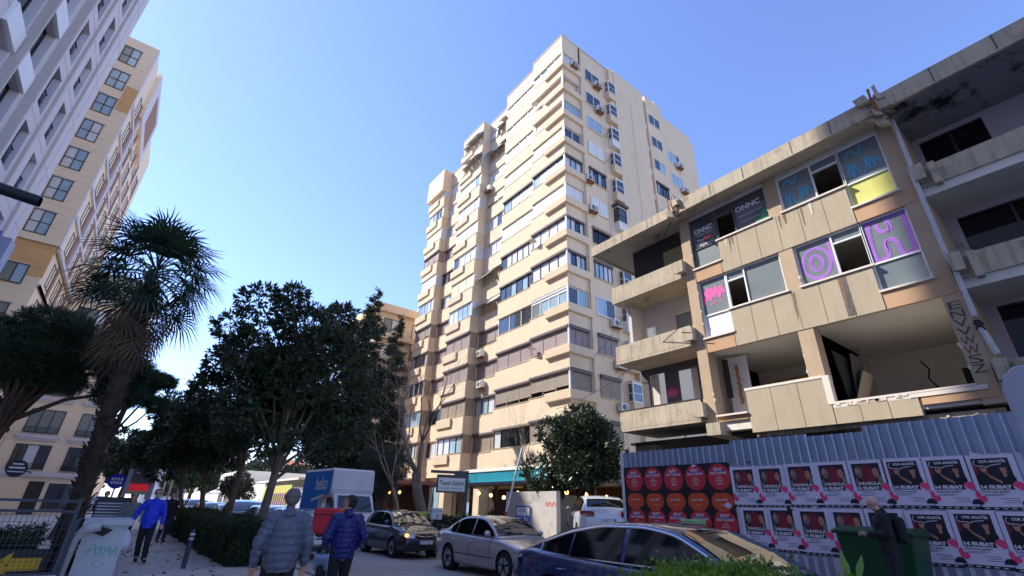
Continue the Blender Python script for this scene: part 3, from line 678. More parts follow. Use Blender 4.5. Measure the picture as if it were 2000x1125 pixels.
MB().box(FX-.05,FX-.035,1.15,7.5,.4,2.88).build('backing_board', mat('purple_tint_board', S(196,190,204), .8, var=.06), HO)
MB().box(FX-.05,FX-.035,-1.5,1.15,.4,3.0).build('backing_board', mat('green_board', S(60,110,92), .8, var=.2), HO)
M['p_black'] = mat('poster_black', S(38,32,38), .5, var=.1); M['p_red'] = mat('poster_red', S(206,52,66), .5, var=.10, scale=1.5)
M['p_orange'] = mat('poster_orange', S(214,84,44), .5, var=.12, scale=2); M['p_white'] = mat('poster_paper', S(220,213,230), .6, var=.04, scale=2, bump=.2, bscale=8)
M['p_pink'] = mat('poster_pink', S(238,72,124), .6, var=.04); M['p_dark'] = mat('poster_navy', S(36,30,50), .5, var=.15, scale=6)
M['p_skin'] = mat('printed_skin', S(186,128,98), .6, var=.2, scale=8); M['p_brownred'] = mat('poster_dark_red', S(124,34,48), .6, var=.3, scale=6); M['p_grey'] = mat('printed_grey', S(120,116,112), .6, var=.3, scale=10)
PF = Fr((FX-.05,0),(0,-1),(-1,0))    # u runs to the right as seen from the street
def disc(mb, fr, u, z, ru, rz, d, mi=0, a0=0, a1=2*pi, n=28):
    full = abs(a1-a0-2*pi) < 1e-6
    vs = [fr.p(u+ru*cos(a0+(a1-a0)*k/n), d, z+rz*sin(a0+(a1-a0)*k/n)) for k in range(n+(0 if full else 1))]
    mb.add(vs, [tuple(range(len(vs)))], mi)
pm_red = [M['p_black'], M['p_red'], M['p_orange'], M['letters_w'], mat('poster_blue_print', S(70,70,170), .6, var=0)]
def red_poster(u, z0, label, top):
    o = thing('concert_poster', label, 'poster', (FX,-u,z0), 'red and black ballet posters on the hoarding'); w = .76; h = 1.2
    s = MB(); s.fbox(PF, u, u+w-.02, .0, .006, z0, z0+h-.01); s.build('paper', M['p_black'], o)
    p = MB(); c = u+w/2; zt = z0+.84
    disc(p, PF, c, zt, .345, .35, .009, 1); disc(p, PF, c, z0+.2, .33, .26, .0092, 2); p.fbox(PF, c-.34, c+.34, .0, .0098, z0+.42, z0+.47, 0)
    tf = lambda uu, zz: (lambda a, v, d: PF.p(uu+a, .0125, zz+v))
    p.fquad(PF, c-.2, c+.2, .0105, zt+.12, zt+.16, 4)
    text_geo(p, 'BÉJART', tf(c, zt+.2), .1, w=.28, mi=3, bold=.003); text_geo(p, 'BALLET LAUSANNE', tf(c, zt+.1), .09, w=.5, mi=3, bold=.003)
    for i,(dz,ww) in enumerate(((-.0,.14),(-.05,.22),(-.1,.26),(-.16,.14),(-.2,.2))): p.fquad(PF, c-ww/2, c+ww/2, .011, zt+dz, zt+dz+.012, 3)
    text_geo(p, 'Zorlu PSM', tf(c-.02, z0+.24), .07, w=.34, mi=3, bold=.002); p.fquad(PF, c-.08, c+.08, .011, z0+.1, z0+.108, 3)
    p.build('print', pm_red, o, recalc=False); return o
ords = ['leftmost', 'second from left', 'middle', 'fourth from left', 'rightmost']
for i in range(5):
    red_poster(-11.2+i*.755, 1.78, 'red-disc ballet poster, %s of the upper five' % ords[i], True)
    red_poster(-11.2+i*.755, .58, 'red-disc ballet poster, %s of the lower five above the car' % ords[i], False)
pm = [M['p_white'], M['p_dark'], M['p_pink'], M['p_skin'], M['p_brownred'], M['letters_w'], M['p_grey'], mat('print_ink', S(70,66,96), .6, var=0), mat('print_dark_shirt', S(24,24,32), .6, var=.2, scale=9)]
def white_poster(u, z0, kind, label, w=.74):
    o = thing('concert_poster', label, 'poster', (FX,-u,z0), 'white bordered concert posters on the hoarding')
    u += random.uniform(-.012,.012); z0 += random.uniform(-.018,.018)
    s = MB(); s.fbox(PF, u, u+w-.012, .004+random.uniform(0,.003), .012, z0, z0+1.0); s.build('paper', M['p_white'], o)
    p = MB(); q = lambda a,b,c,d,e,mi: p.fquad(PF, u+a*w, u+b*w, d, z0+c, z0+e, mi)
    q(.12,.86,.36,.0135,.93,1); q(0,1-.02,.0,.0135,.055,1)
    tf = lambda uu, zz, dd: (lambda a, v, d: PF.p(u+uu*w+a, dd, z0+zz+v))
    if kind == 16:
        disc(p,PF,u+.5*w,z0+.68,.16,.22,.0142,4); disc(p,PF,u+.28*w,z0+.75,.07,.12,.0147,6); disc(p,PF,u+.73*w,z0+.73,.06,.1,.0147,3)
        disc(p,PF,u+.25*w,z0+.78,.04,.05,.0152,3); disc(p,PF,u+.8*w,z0+.55,.05,.12,.0149,6); disc(p,PF,u+.19*w,z0+.52,.03,.1,.0149,6)
        text_geo(p,'DRAKULA',tf(.5,.5,.0158),.085,w=.42,mi=5,bold=.004); text_geo(p,'16 ŞUBAT',tf(.42,.405,.0158),.082,w=.44,mi=5,bold=.006)
    else:
        disc(p,PF,u+.3*w,z0+.55,.13,.12,.0140,8); disc(p,PF,u+.72*w,z0+.53,.12,.15,.0141,8); q(.12,.2,.5,.0139,.8,4)
        disc(p,PF,u+.32*w,z0+.74,.048,.07,.0146,3); disc(p,PF,u+.7*w,z0+.72,.045,.075,.0146,3); disc(p,PF,u+.7*w,z0+.63,.03,.05,.0144,3)
        disc(p,PF,u+.32*w,z0+.785,.045,.03,.0148,1); disc(p,PF,u+.7*w,z0+.775,.044,.025,.0148,1)
        a = [(.33,.68),(.4,.6),(.6,.48)]
        for (x0,y0),(x1,y1) in zip(a[:-1],a[1:]): p.add([PF.p(u+x0*w,.0149,z0+y0+.02),PF.p(u+x1*w,.0149,z0+y1+.03),PF.p(u+x1*w,.0149,z0+y1-.02),PF.p(u+x0*w,.0149,z0+y0-.02)],[(0,1,2,3)],3)
        text_geo(p,'ÇOK AKUSTİK',tf(.54,.87,.0158),.06,w=.4,mi=5,bold=.003); text_geo(p,'14 ŞUBAT',tf(.43,.405,.0158),.082,w=.44,mi=5,bold=.006)
        pts = [(.2,.9),(.16,.86),(.16,.82),(.22,.79),(.35,.79),(.42,.77),(.48,.8),(.7,.82)]
        for (x0,y0),(x1,y1) in zip(pts[:-1],pts[1:]):
            dx,dy=(x1-x0)*w,y1-y0; L=hypot(dx,dy); nx,ny=-dy/L*.006,dx/L*.006
            p.add([PF.p(u+x0*w+nx,.0153,z0+y0+ny),PF.p(u+x1*w+nx,.0153,z0+y1+ny),PF.p(u+x1*w-nx,.0153,z0+y1-ny),PF.p(u+x0*w-nx,.0153,z0+y0-ny)],[(0,1,2,3)],5)
    disc(p,PF,u+.88*w,z0+.42,.085,.085,.0165,2); disc(p,PF,u+.88*w,z0+.42,.084,.084,.017,0,pi,1.5*pi+.3)
    disc(p,PF,u+.1*w,z0+.2,.07,.06,.0165,2); disc(p,PF,u+.04*w,z0+.27,.04,.07,.0167,2); disc(p,PF,u+.93*w,z0+.09,.09,.1,.0168,1,0,pi)
    text_geo(p,'Dinlemeye geldim' if kind==14 else 'Tiyatro Gala',tf(.4,.325,.015),.05,w=.4 if kind==14 else .22,mi=7,bold=.001)
    for (a,b,c) in ((.15,.6,.275),(.15,.5,.25),(.45,.8,.2),(.55,.8,.165),(.5,.85,.13)): q(a,b,c,.0138,c+.009,7)
    for i in range(5): q(.08+i*.17,.17+i*.17,.02,.0142,.036,5)
    p.build('print', pm, o, recalc=False); return o
top = [(-7.45,16),(-6.72,16),(-5.99,16),(-5.26,16),(-4.55,16),(-3.84,14),(-3.12,14),(-2.42,14)]
kn = {16:'white-edged theatre poster dated 16 with red artwork',14:'white-edged concert poster dated 14 with two men'}
on = ['first','second','third','fourth','fifth']
c16 = c14 = 0
for (u,k) in top:
    n = c16 if k == 16 else c14; white_poster(u, 1.86, k, '%s, %s of the upper row' % (kn[k], on[n]))
    if k == 16: c16 += 1
    else: c14 += 1
c16 = c14 = 0
for (u,k) in [(-7.35,16),(-6.62,16),(-5.9,16),(-5.17,16),(-4.45,16),(-3.7,14),(-2.97,14),(-2.26,14)]:
    n = c16 if k == 16 else c14; white_poster(u, .84, k, '%s, %s of the lower row' % (kn[k], on[n]))
    if k == 16: c16 += 1
    else: c14 += 1
# ------------------------------------------------------------------ ground
def paving(name, col, bw, bh, mort=0.012, var=.1):
    m = mat(name, col, .8, var=var, scale=.6, bump=.15, bscale=30, stain=(tuple(c*.55 for c in col), .9, .6, .5))
    n = m.node_tree.nodes; l = m.node_tree.links; p = n['Principled BSDF']
    src = p.inputs['Base Color'].links[0].from_socket
    tc = n.new('ShaderNodeTexCoord'); br = n.new('ShaderNodeTexBrick'); l.new(tc.outputs['Object'], br.inputs['Vector'])
    br.inputs['Scale'].default_value = 1; br.inputs['Brick Width'].default_value = bw; br.inputs['Row Height'].default_value = bh; br.inputs['Mortar Size'].default_value = mort
    br.inputs['Color1'].default_value = (1,1,1,1); br.inputs['Color2'].default_value = (.88,.88,.9,1); br.inputs['Mortar'].default_value = (.45,.45,.45,1)
    mx = n.new('ShaderNodeMix'); mx.data_type = 'RGBA'; mx.blend_type = 'MULTIPLY'; mx.inputs[0].default_value = 1
    l.new(src, mx.inputs[6]); l.new(br.outputs[0], mx.inputs[7]); l.new(mx.outputs[2], p.inputs['Base Color']); return m
def sheet(name, x0, x1, y0, y1, z, m, kind='structure'):
    o = MB().add([(x0,y0,z),(x1,y0,z),(x1,y1,z),(x0,y1,z)],[(0,1,2,3)]).build(name, m, recalc=False); o['kind'] = kind; return o
sheet('ground', -900, 900, -300, 1500, -.03, mat('dusty_ground', S(120,112,100), .95, var=.2, scale=.2))
sheet('road', 4.3, 11.0, -60, 400, 0.0, paving('road_pavers', S(170,164,156), .22, .11, .006, .14))
sd = MB(); sd.box(-6.9, 4.1, -60, 400, -.02, .08); o = sd.build('pavement', paving('stone_slabs', S(196,188,178), .9, .6, .008)); o['kind'] = 'structure'
kb = MB(); y = -10
while y < 90: kb.box(4.1,4.3,y+.005,y+.995,-.02,.12); y += 1
o = kb.build('kerb', mat('kerb_stone', S(160,158,154), .85, var=.12)); o['kind'] = 'structure'
sd = MB(); sd.box(11.2, 60, -60, 400, -.02, .18); o = sd.build('pavement', paving('grey_slabs', S(150,146,140), .4, .4, .008)); o['kind'] = 'structure'
kb = MB(); kb.box(11.0,11.2,-60,200,-.02,.2); o = kb.build('kerb', MATS['kerb_stone']); o['kind'] = 'structure'
# ------------------------------------------------------------------ white tower at the left
M['whitewall'] = mat('pale_stone_cladding', S(206,200,206), .75, var=.03, scale=.5)
M['reveal'] = mat('beige_reveal', S(188,178,172), .8, var=.05)
M['grille'] = mat('dark_grille', S(58,60,74), .5, var=.1)
WB = thing('white_apartment_building', 'tall pale apartment building at the far left with narrow windows and lattice grilles', 'apartment building', (-7,28.5,0))
WF = Fr((-7,0),(0,-1),(1,0))     # u = -Y
ZT = 52.0
colsW = [(25.1,26.1),(22.68,23.68),(19.55,21.05),(17.35,18.85),(14.3,15.3),(12.0,13.0),(9.4,10.9)]
def zwin(i, k): return 15.8+2.95*k
mb = MB(); Xw = -7.0
ys = sorted({28.5,-30.0}|{v for c in colsW for v in c}, reverse=True)
rows = range(-5, 12)
mb.box(-24, -7.35, -30, 28.5, 0, ZT)
for a,b in zip(ys[1:], ys[:-1]):
    if (a,b) in colsW:
        prev = 0.0
        for k in rows:
            z0, z1 = zwin(0,k), zwin(0,k)+2.0
            if z0 < 0.3: continue
            mb.box(-7.35,-7,a,b,prev,z0); prev = z1
        mb.box(-7.35,-7,a,b,prev,ZT)
    else: mb.box(-7.35,-7,a,b,0,ZT)
mb.build('wall', M['whitewall'], WB)
mb = MB()
for y in (27.6, 24.45, 21.9, 16.4): mb.box(-7.01,-6.992,y-.012,y+.012,0,ZT)
for k in rows: mb.box(-7.01,-6.993,-30,28.5,zwin(0,k)-.43,zwin(0,k)-.405)
mb.build('cladding_joint', M['reveal'], WB)
mb = MB()
for y in (26.45,24.0): mb.box(-7,-6.9,y,y+.12,0,ZT)
mb.build('vertical_rib', M['reveal'], WB)
for ci,(a,b) in enumerate(colsW):
    for k in rows:
        z0 = zwin(0,k)
        if z0 < 0.3 or z0 > 40: continue
        fr = Fr((-7,0),(0,1),(1,0))
        w = MB(); q = .05
        w.fbox(fr,a,b,-.34,-.26,z0,z0+q); w.fbox(fr,a,b,-.34,-.26,z0+2-q,z0+2)
        for yy in (a+q/2,(a+b)/2,b-q/2): w.fbox(fr,yy-q/2,yy+q/2,-.34,-.265,z0,z0+2)
        o = w.build('window', M['fr_dark'], WB)
        g = MB(); g.fquad(fr,a,(a+b)/2,-.31,z0,z0+2,0); g.fquad(fr,(a+b)/2,b,-.305,z0,z0+2,random.choice((0,1))); g.build('pane', [M['glass'],M['curt']], o, recalc=False)
        if ci in (0,1,4,5):
            g = MB()
            for i in range(8):
                t = i/8*(b-a); g.bar(fr.p(a+t,-.16,z0+.05),fr.p(min(b,a+t+.55),-.16,z0+.05+min(.95,.95*(b-a-t)/.55)),.02); g.bar(fr.p(b-t,-.15,z0+.05),fr.p(max(a,b-t-.55),-.15,z0+.05+min(.95,.95*(b-a-t)/.55)),.02)
            g.fbox(fr,a,b,-.18,-.13,z0+1.0,z0+1.05); g.build('grille', M['grille'], o)
        else:
            g = MB(); fr2 = fr
            for i in range(11): g.fbox(fr,a+i*(b-a)/11+.01,a+(i+1)*(b-a)/11-.01,-.02,.12,z0-.95,z0-.1)
            g.fbox(fr,a,b,-.02,.08,z0-.96,z0-.09); g.build('ribbed_parapet', M['fr_white'], o)
for (a,b) in ((19.3,21.6),(17.1,19.1)):
    g = MB(); fr = Fr((-7,0),(0,1),(1,0)); g.fbox(fr,b-.12,b,0,.28,0,ZT-2)
    g.build('projecting_frame', M['reveal'], WB)
# unseen block added in the gap to cast shade on the street
GB = thing('added_shade_block', 'added unseen block behind the pale corner building, there to shade the street', 'apartment building', (-20,36,0))
MB().box(-26,-14,29.3,43.5,0,47).build('wall', M['cream'], GB)
mb = MB()
for k in range(15):
    for y in (31,34,37,40): mb.box(-14.01,-13.97,y,y+1.6,1.5+3*k,3+3*k)
mb.build('window_panes', M['glass'], GB)
# ------------------------------------------------------------------ cream tower at the left
M['stone'] = mat('cream_stone_cladding', S(232,212,184), .8, var=.04, scale=.6)
M['wood'] = mat('timber_look_cladding', S(208,164,112), .75, var=.14, scale=1.4, aniso=(.5,.5,3))
M['rustred'] = mat('red_brown_panels', S(154,112,90), .8, var=.1)
M['lav'] = mat('pale_side_render', S(206,200,204), .8, var=.04)
CB = thing('cream_apartment_building', 'cream stone apartment tower with timber-coloured panels behind the palm tree', 'apartment building', (-8.75,45,0))
mb = MB(); mb.box(-24,-8.75,45,66,18.4,39.8); mb.box(-24,-8.9,45.25,66,0,18.42); mb.build('wall', M['stone'], CB)
mb = MB()
for i in range(34): mb.box(-15,-8.748,44.993,45.02,18.4+i*.63,18.412+i*.63)
for i in range(30): mb.box(-15,-8.898,45.243,45.27,.3+i*.6,.312+i*.6)
mb.build('cladding_joint', M['reveal'], CB)
MB().box(-15,-8.86,45.17,45.4,15.85,18.37).build('timber_panel', M['wood'], CB)
MB().box(-9.6,-8.72,44.96,45.2,31.75,34.5).build('timber_panel', M['wood'], CB)
FC = Fr((0,45),(1,0),(0,-1))
for k in range(12):
    z0 = 36.72-2.95*k
    if k >= 7: z0 = 18.0-2.95*(k-6)
    if k == 6: z0 = 18.97
    if z0 < 2: continue
    fr = FC if k <= 6 else Fr((0,45.25 if k > 7 else 45.17),(1,0),(0,-1)); zt = z0+1.95 if k <= 6 else z0+1.5
    for xa in (-10.97,-13.6):
        o = window(fr, xa, xa+1.25, z0, zt, .03, CB, 2, 'fr_dark', ('glass_blue','greyglass','curt'), fw=.06, transom=.48 if k != 7 else None)  # pale pane colours stand in for light grey sky reflections
        MB().fbox(fr, xa-.1, xa+1.35, 0, .05, zt, zt+.1).build('lintel', M['reveal'], o)
# street side face with bays
SF = Fr((-8.75,45),(0,1),(1,0))
mb = MB(); mb.box(-8.76,-8.4,48.9,57.6,34.6,40.3); mb.box(-9.5,-8.5,57.6,58,34,38); mb.build('upper_bay', M['stone'], CB)
MB().box(-8.72,-8.39,49.0,57.61,34.7,40.2).build('bay_face', M['lav'], CB)
MB().box(-8.7,-8.375,51.2,56.4,35.6,39.4).build('bay_panel', M['rustred'], CB)
for k in range(12):
    z0 = 36.5-2.95*k
    for (a,b) in ((2.0,3.6),(5.5,7.1),(9.2,10.8),(13,14.6),(16.6,18.2)):
        if z0 < 34.5 or a < 2: 
            d = .0 if z0 > 18.4 else -.15
            p = MB(); p.fbox(SF, b, b+.75, d-.0, d+.06, z0-.4, z0+2.2); p.build('red_brown_panel', M['rustred'], CB)
            w = window(SF, a, b, z0, z0+1.85, d+.02, CB, 2, 'fr_dark', ('glass','glass_dark','glass'), fw=.07)
    if z0 < 34: MB().fbox(SF, 0.3, 9.5 if k%2 else 20, -.05, .16 if z0>18.4 else -.05, z0-.75, z0-.45).build('floor_band', M['lav'], CB)
MB().fbox(SF, 4.4, 5.1, 0, .22, 18.4, 34.5).build('vertical_band', M['lav'], CB); MB().fbox(SF, 0.02, 0.6, 0, .05, 18.4, 39.8).build('vertical_band', M['lav'], CB)
# lower wing
LW = thing('balconied_building', 'lower cream building with moulded window ledges and shops at street level, behind the palm trunk', 'building', (-5.5,58,0))
mb = MB(); mb.box(-24,-2.95,58,75,0,21.8); mb.build('wall', M['stone'], LW)
FL = Fr((0,58),(1,0),(0,-1))
for k in range(6):
    z0 = [6.4,9.6,12.8,16.0,19.1,3.5][k]
    for (a,b) in ((-8.0,-5.7),(-4.6,-3.15)):
        o = window(FL, a, b, z0, z0+1.95, .03, LW, 3 if b+5.7 < .1 else 2, 'fr_dark', ('glass','curt','greyglass'), fw=.07)
        m_ = MB(); m_.fbox(FL, a-.25, b+.25, 0, .3, z0-.42, z0-.18); m_.fbox(FL, a-.15, b+.15, 0, .2, z0-.6, z0-.42); m_.build('moulded_ledge', M['whitewall'], o)
        r = MB()
        for i in range(14): r.bar(FL.p(a+i*(b-a)/13,.22,z0-.18), FL.p(a+i*(b-a)/13,.22,z0+.45), .03)
        r.bar(FL.p(a,.22,z0+.45),FL.p(b,.22,z0+.45),.04); r.build('railing', M['fr_dark'], o)
m_ = MB(); m_.fbox(FL,-24,-2.9,0,.25,2.95,3.3); m_.build('cornice', M['whitewall'], LW)
MB().fbox(FL,-9.5,-6.6,0,.08,.1,2.9).build('shopfront', M['stone'], LW); MB().fbox(FL,-6.2,-5.2,.0,.05,.1,2.6).build('shop_door', M['inner_black'], LW)
MB().fbox(FL,-4.9,-3.2,.0,.05,.5,2.5).build('shop_window', M['glass'], LW)
# ------------------------------------------------------------------ buildings further off
BB = thing('cream_block', 'cream apartment block with balconies half hidden behind the cypress beside the tall tower', 'apartment building', (16.9,47,0))
mb = MB(); mb.box(17.0,34,47.1,57,0,21.0); mb.build('wall', M['cream'], BB)
mb = MB(); mb.box(16.5,34.2,46.6,57.5,21.0,21.9); mb.build('roof_edge', M['cream'], BB)
for k in range(7):
    z = 18.2-3*k; fr = Fr((17.0,47.1),(1,0),(0,-1)); fl = Fr((17.0,47.1),(0,1),(-1,0))
    s = MB(); s.box(16.5,26,46.5,47.2,z-.25,z); s.box(16.5,26,46.5,46.6,z,z+.75 if k%2 else z+.4); s.build('balcony', M['cream2' if k%2 else 'cream'], BB)
    for (a,b) in ((.8,2.6),(4.2,6.4)): window(fr,a,b,z+.3,z+2.2,.03,BB,2,'fr_dark',('curt','greyglass'))
    window(fl,1,3.4,z+.7,z+2.2,.03,BB,3,'fr_white',('glass','curt')); window(fl,5,8,z+.7,z+2.2,.03,BB,3,'fr_white',('curt','glass'))
mb = MB(); mb.box(23,23.6,50,50.6,21.9,23.2); mb.sphere((23.3,50.3,23.6),.35); mb.build('roof_vent', M['white'], BB)
M['rooftile'] = mat('red_roof_tiles', S(190,110,84), .85, var=.15, scale=4)
def low_building(name, label, x0, x1, y0, y1, h, m, roof=None, rows=2):
    o = thing(name, label, 'building', ((x0+x1)/2,y0,0))
    MB().box(x0,x1,y0,y1,0,h).build('wall', m, o)
    if roof: 
        r = MB(); r.add([(x0-.5,y0-.5,h),(x1+.5,y0-.5,h),(x1+.5,y1+.5,h),(x0-.5,y1+.5,h),((x0+x1)/2-1,(y0+y1)/2,h+2.2),((x0+x1)/2+1,(y0+y1)/2,h+2.2)],[(0,1,5,4),(1,2,5),(2,3,4,5),(3,0,4),(0,3,2,1)]); r.build('roof', roof, o)
    fr = Fr((x0,y0),(1,0),(0,-1)); n = max(2,int((x1-x0)/3)); fs = Fr((x0,y0),(0,1),(-1,0))
    for k in range(rows):
        for i in range(n):
            u = (i+.5)*(x1-x0)/n; window(fr,u-.6,u+.6,1.2+3*k,2.7+3*k,.03,o,2,'fr_white',('glass','curt'))
        for i in range(3): u = 1.5+i*(y1-y0)/3; window(fs,u,u+1.2,1.2+3*k,2.7+3*k,.03,o,2,'fr_white',('glass','curt'))
    return o
low_building('red_roofed_house', 'distant pale house with a red tiled roof seen just right of the palm trunk', -9,-2.5,95,107,9.2,M['stone'],M['rooftile'],3)
low_building('white_shop_building', 'low white building far down the street behind the tree trunks', 12.5,22,78,95,5.5,M['white'],None,1)
low_building('pale_house', 'pale two-storey house far behind the hedge and parked cars', 22,34,110,125,8,M['cream'],M['rooftile'],2)
low_building('pale_street_block', 'pale block far down the street closing the view under the trees', 4,13,150,165,9,M['lav'],None,3)
# orange and white hoarding of a building site
SH = thing('orange_site_hoarding', 'orange, white and lilac hoarding panels beyond the parked cars', 'hoarding', (12.5,47,0))
for i,(y0,y1,m_,h) in enumerate(((41,45,mat('orange_panel',S(222,150,40),.6,var=.05),2.7),(45,49,mat('lilac_panel',S(190,186,214),.6,var=.05),2.6),(49,60,mat('yellow_panel',S(228,190,110),.6,var=.08),3.1),(60,76,M['white'],3.4))):
    MB().box(12.3,12.4,y0,y1-.02,.15,h).build('panel', m_, SH)
text_mb = MB(); FSH = Fr((12.28,0),(0,-1),(-1,0))
for i in range(12): text_mb.fbox(FSH,-59+i*.8,-58.6+i*.8,0,.01,1.2,2.4)
text_mb.build('printed_stripes', mat('purple_print',S(120,60,130),.6,var=.1), SH)
MB().box(13,24,50,76,3.6,3.8).build('canopy_roof', M['white'], thing('market_canopy','flat white canopy over stalls seen between the tree trunks','canopy',(18,60,0)))
for i in range(5):
    o = thing('market_umbrella', ['nearest','second','middle','fourth','farthest'][i]+' white parasol of the far street market row', 'umbrella', (9.9+i*.6,62+i*7,0), 'white parasols of the far market')
    b = MB(); b.add([(9.9+i*.6+2*cos(t),62+i*7+2*sin(t),2.5) for t in np.linspace(0,2*pi,9)[:-1]]+[(9.9+i*.6,62+i*7,3.5)],[(j,(j+1)%8,8) for j in range(8)]); b.build('canopy', M['white'], o)
    b = MB(); b.tube([(9.9+i*.6,62+i*7,0.1),(9.9+i*.6,62+i*7,3.4)],.04,6); b.build('pole', M['pipe'], o)
# ------------------------------------------------------------------ restaurant front under the tower
RS = thing('restaurant_awning', 'turquoise awning band along the ground floor of the tall tower', 'awning', (16.8,20,0))
M['teal'] = mat('turquoise_fascia', S(24,134,156), .5, var=.08, scale=.6, stain=(S(16,100,120),.8,.55,.6))
MB().box(16.9,17.0,15.6,28.2,3.02,3.62).build('fascia', M['teal'], RS)
MB().box(16.85,17.05,15.5,28.3,3.6,3.78).build('fascia_top', M['white'], RS); MB().box(16.83,17.02,15.5,28.3,2.9,3.03).build('fascia_trim', M['white'], RS)
mb = MB(); mb.box(15.3,20.3,15.5,28.3,2.78,2.9); mb.build('awning_roof', mat('grey_awning_cloth', S(150,152,156), .8, var=.1), RS)
g = MB(); text_geo(g,'intib',lambda u,v,d: (16.9-d,19.2-u,3.32+v),.5,w=1.6,bold=.01); g.build('lettering', M['letters_w'], RS, recalc=False)
for y in (16,18.4,21.0,23.6,26.2): MB().box(16.95,17.1,y,y+.12,.15,2.8).build('post', M['fr_dark'], RS)
LAMPM = mat('warm_lamp', S(255,200,110), .5, var=0, emit=(S(255,190,100), 5.0))
for i in range(9):
    y = 16.4+i*1.35; o = thing('hanging_lamp', ['first','second','third','fourth','fifth','sixth','seventh','eighth','ninth'][i]+' glowing lamp from the right under the turquoise awning', 'lamp', (18.2,y,2.3), 'warm hanging lamps in the restaurant')
    MB().sphere((18.2,y,2.25+.12*(i%3)),.10,8,6).build('bulb', LAMPM, o); MB().tube([(18.2,y,2.35+.12*(i%3)),(18.2,y,2.8)],.01,4).build('cable', M['fr_dark'], o)
MB().box(20.0,20.1,15.5,28.3,.15,2.8).build('restaurant_wall', mat('dark_wood_wall', S(66,42,32), .7, var=.25, scale=3), RS)
ROW = thing('restaurant_terrace', 'brown timber restaurant front with lit lamps behind the box truck', 'restaurant', (14,33,0))
MB().box(13.6,18,29.5,42,2.9,3.1).build('roof', mat('terracotta_roof', S(170,110,100), .8, var=.2), ROW)
for i in range(9): MB().box(13.6,13.75,29.6+i*1.35,29.75+i*1.35,.1,2.9).build('post', mat('orange_timber', S(150,84,48), .7, var=.2), ROW)
MB().box(15.8,15.9,29.5,42,.1,2.9).build('wall', MATS['dark_wood_wall'], ROW)
for i in range(5):
    y = 30.3+i*1.6; o = thing('hanging_lamp', ['first','second','third','fourth','fifth'][i]+' glowing lamp from the right in the timber restaurant', 'lamp', (14.2,y,2.4), 'warm lamps of the timber restaurant')
    MB().sphere((14.2,y,2.4),.09,8,6).build('bulb', LAMPM, o); MB().tube([(14.2,y,2.5),(14.2,y,2.9)],.01,4).build('cable', M['fr_dark'], o)
sd = MB(); sd.box(13.1,17.4,11.5,17.0,.1,.5); o = sd.build('raised_parking', MATS['grey_slabs']); o['kind'] = 'structure'
# low white boundary wall with a sign
LWL = thing('boundary_wall', 'low whitewashed wall with a small red scribble beside the white suv', 'wall', (14.2,16,0))
MB().box(12.9,13.1,14.1,17.0,.1,2.28).build('wall', mat('old_whitewash', S(192,184,176), .85, var=.06, stain=(S(130,122,112),1.2,.6,.6)), LWL)
MB().box(12.9,17,17.0,17.2,.1,2.28).build('wall', MATS['old_whitewash'], LWL)
g = MB(); FW = Fr((12.9,0),(0,-1),(-1,0)); stroke(g, smoothpts([(-14.7,1.75),(-14.62,1.9),(-14.55,1.75),(-14.45,1.9),(-14.35,1.76),(-14.25,1.9),(-14.15,1.78)],4), .035, fr=FW, off=.004); g.build('red_scribble', M['red'], LWL, recalc=False)
SG = thing('shop_sign', 'white and blue signboard reading TERZI BUTIK hanging on the low wall', 'sign', (12.85,16,0))
MB().fbox(FW,-16.45,-15.55,.02,.05,.6,1.75).build('board', M['fr_white'], SG)
g = MB(); fq = lambda cy, cz: (lambda u,v,d: FW.p(cy+u,.05+d,cz+v)); text_geo(g,'TERZI',fq(-16,1.28),.3,w=.8,bold=.01,mi=0); text_geo(g,'LÜTFİ',fq(-16,1.58),.16,w=.5,mi=2); text_geo(g,'BUTIK',fq(-16,.95),.3,w=.8,bold=.01,mi=1)
for (a,b,c,d) in ((-16.45,-15.55,1.71,1.75),(-16.45,-15.55,.6,.64),(-16.45,-16.41,.6,1.75),(-15.59,-15.55,.6,1.75)): g.fbox(FW,a,b,.04,.06,c,d,0)
g.build('lettering', [mat('blue_lettering',S(40,70,190),.5,var=0),M['red'],M['grille']], SG, recalc=False)
# wooden restaurant sign
TS = thing('restaurant_sign', 'white board reading Tatar-Salim in a dark timber frame on posts', 'sign', (12.4,19.8,0))
mb = MB(); FT = Fr((11.1,20.0),(0.93,-0.36),(-0.36,-0.93)); mb.fbox(FT,0,1.35,-.03,.03,2.2,2.95); mb.build('frame', M['fr_dark'], TS)
MB().fbox(FT,.07,1.28,.03,.045,2.27,2.82).build('board', M['fr_white'], TS)
g = MB(); text_geo(g,'Tatar-Salim',lambda u,v,d: FT.p(.675+u,.046+d,2.6+v),.26,w=1.1,bold=.004); text_geo(g,'DÖNER LOKANTASI',lambda u,v,d: FT.p(.675+u,.046+d,2.38+v),.1,w=.95); g.build('lettering', M['fr_dark'], TS, recalc=False)
mb = MB(); mb.fbox(FT,1.3,1.42,-.05,.05,.1,3.15); mb.build('post', M['fr_dark'], TS); MB().fbox(FT,-.3,1.4,-.05,.05,3.0,3.12).build('arm', M['fr_dark'], TS)
BG = thing('barrier_pole', 'thin red and white barrier arm raised beside the low wall', 'barrier', (12.6,16.6,0))
for i in range(6):
    a, b = Vector((12.4,17.0,.3)), Vector((13.0,16.3,4.0)); MB().tube([a.lerp(b,i/6),a.lerp(b,(i+1)/6)],.045,8).build('pole_segment', M['red'] if i == 1 else M['fr_white'], BG)
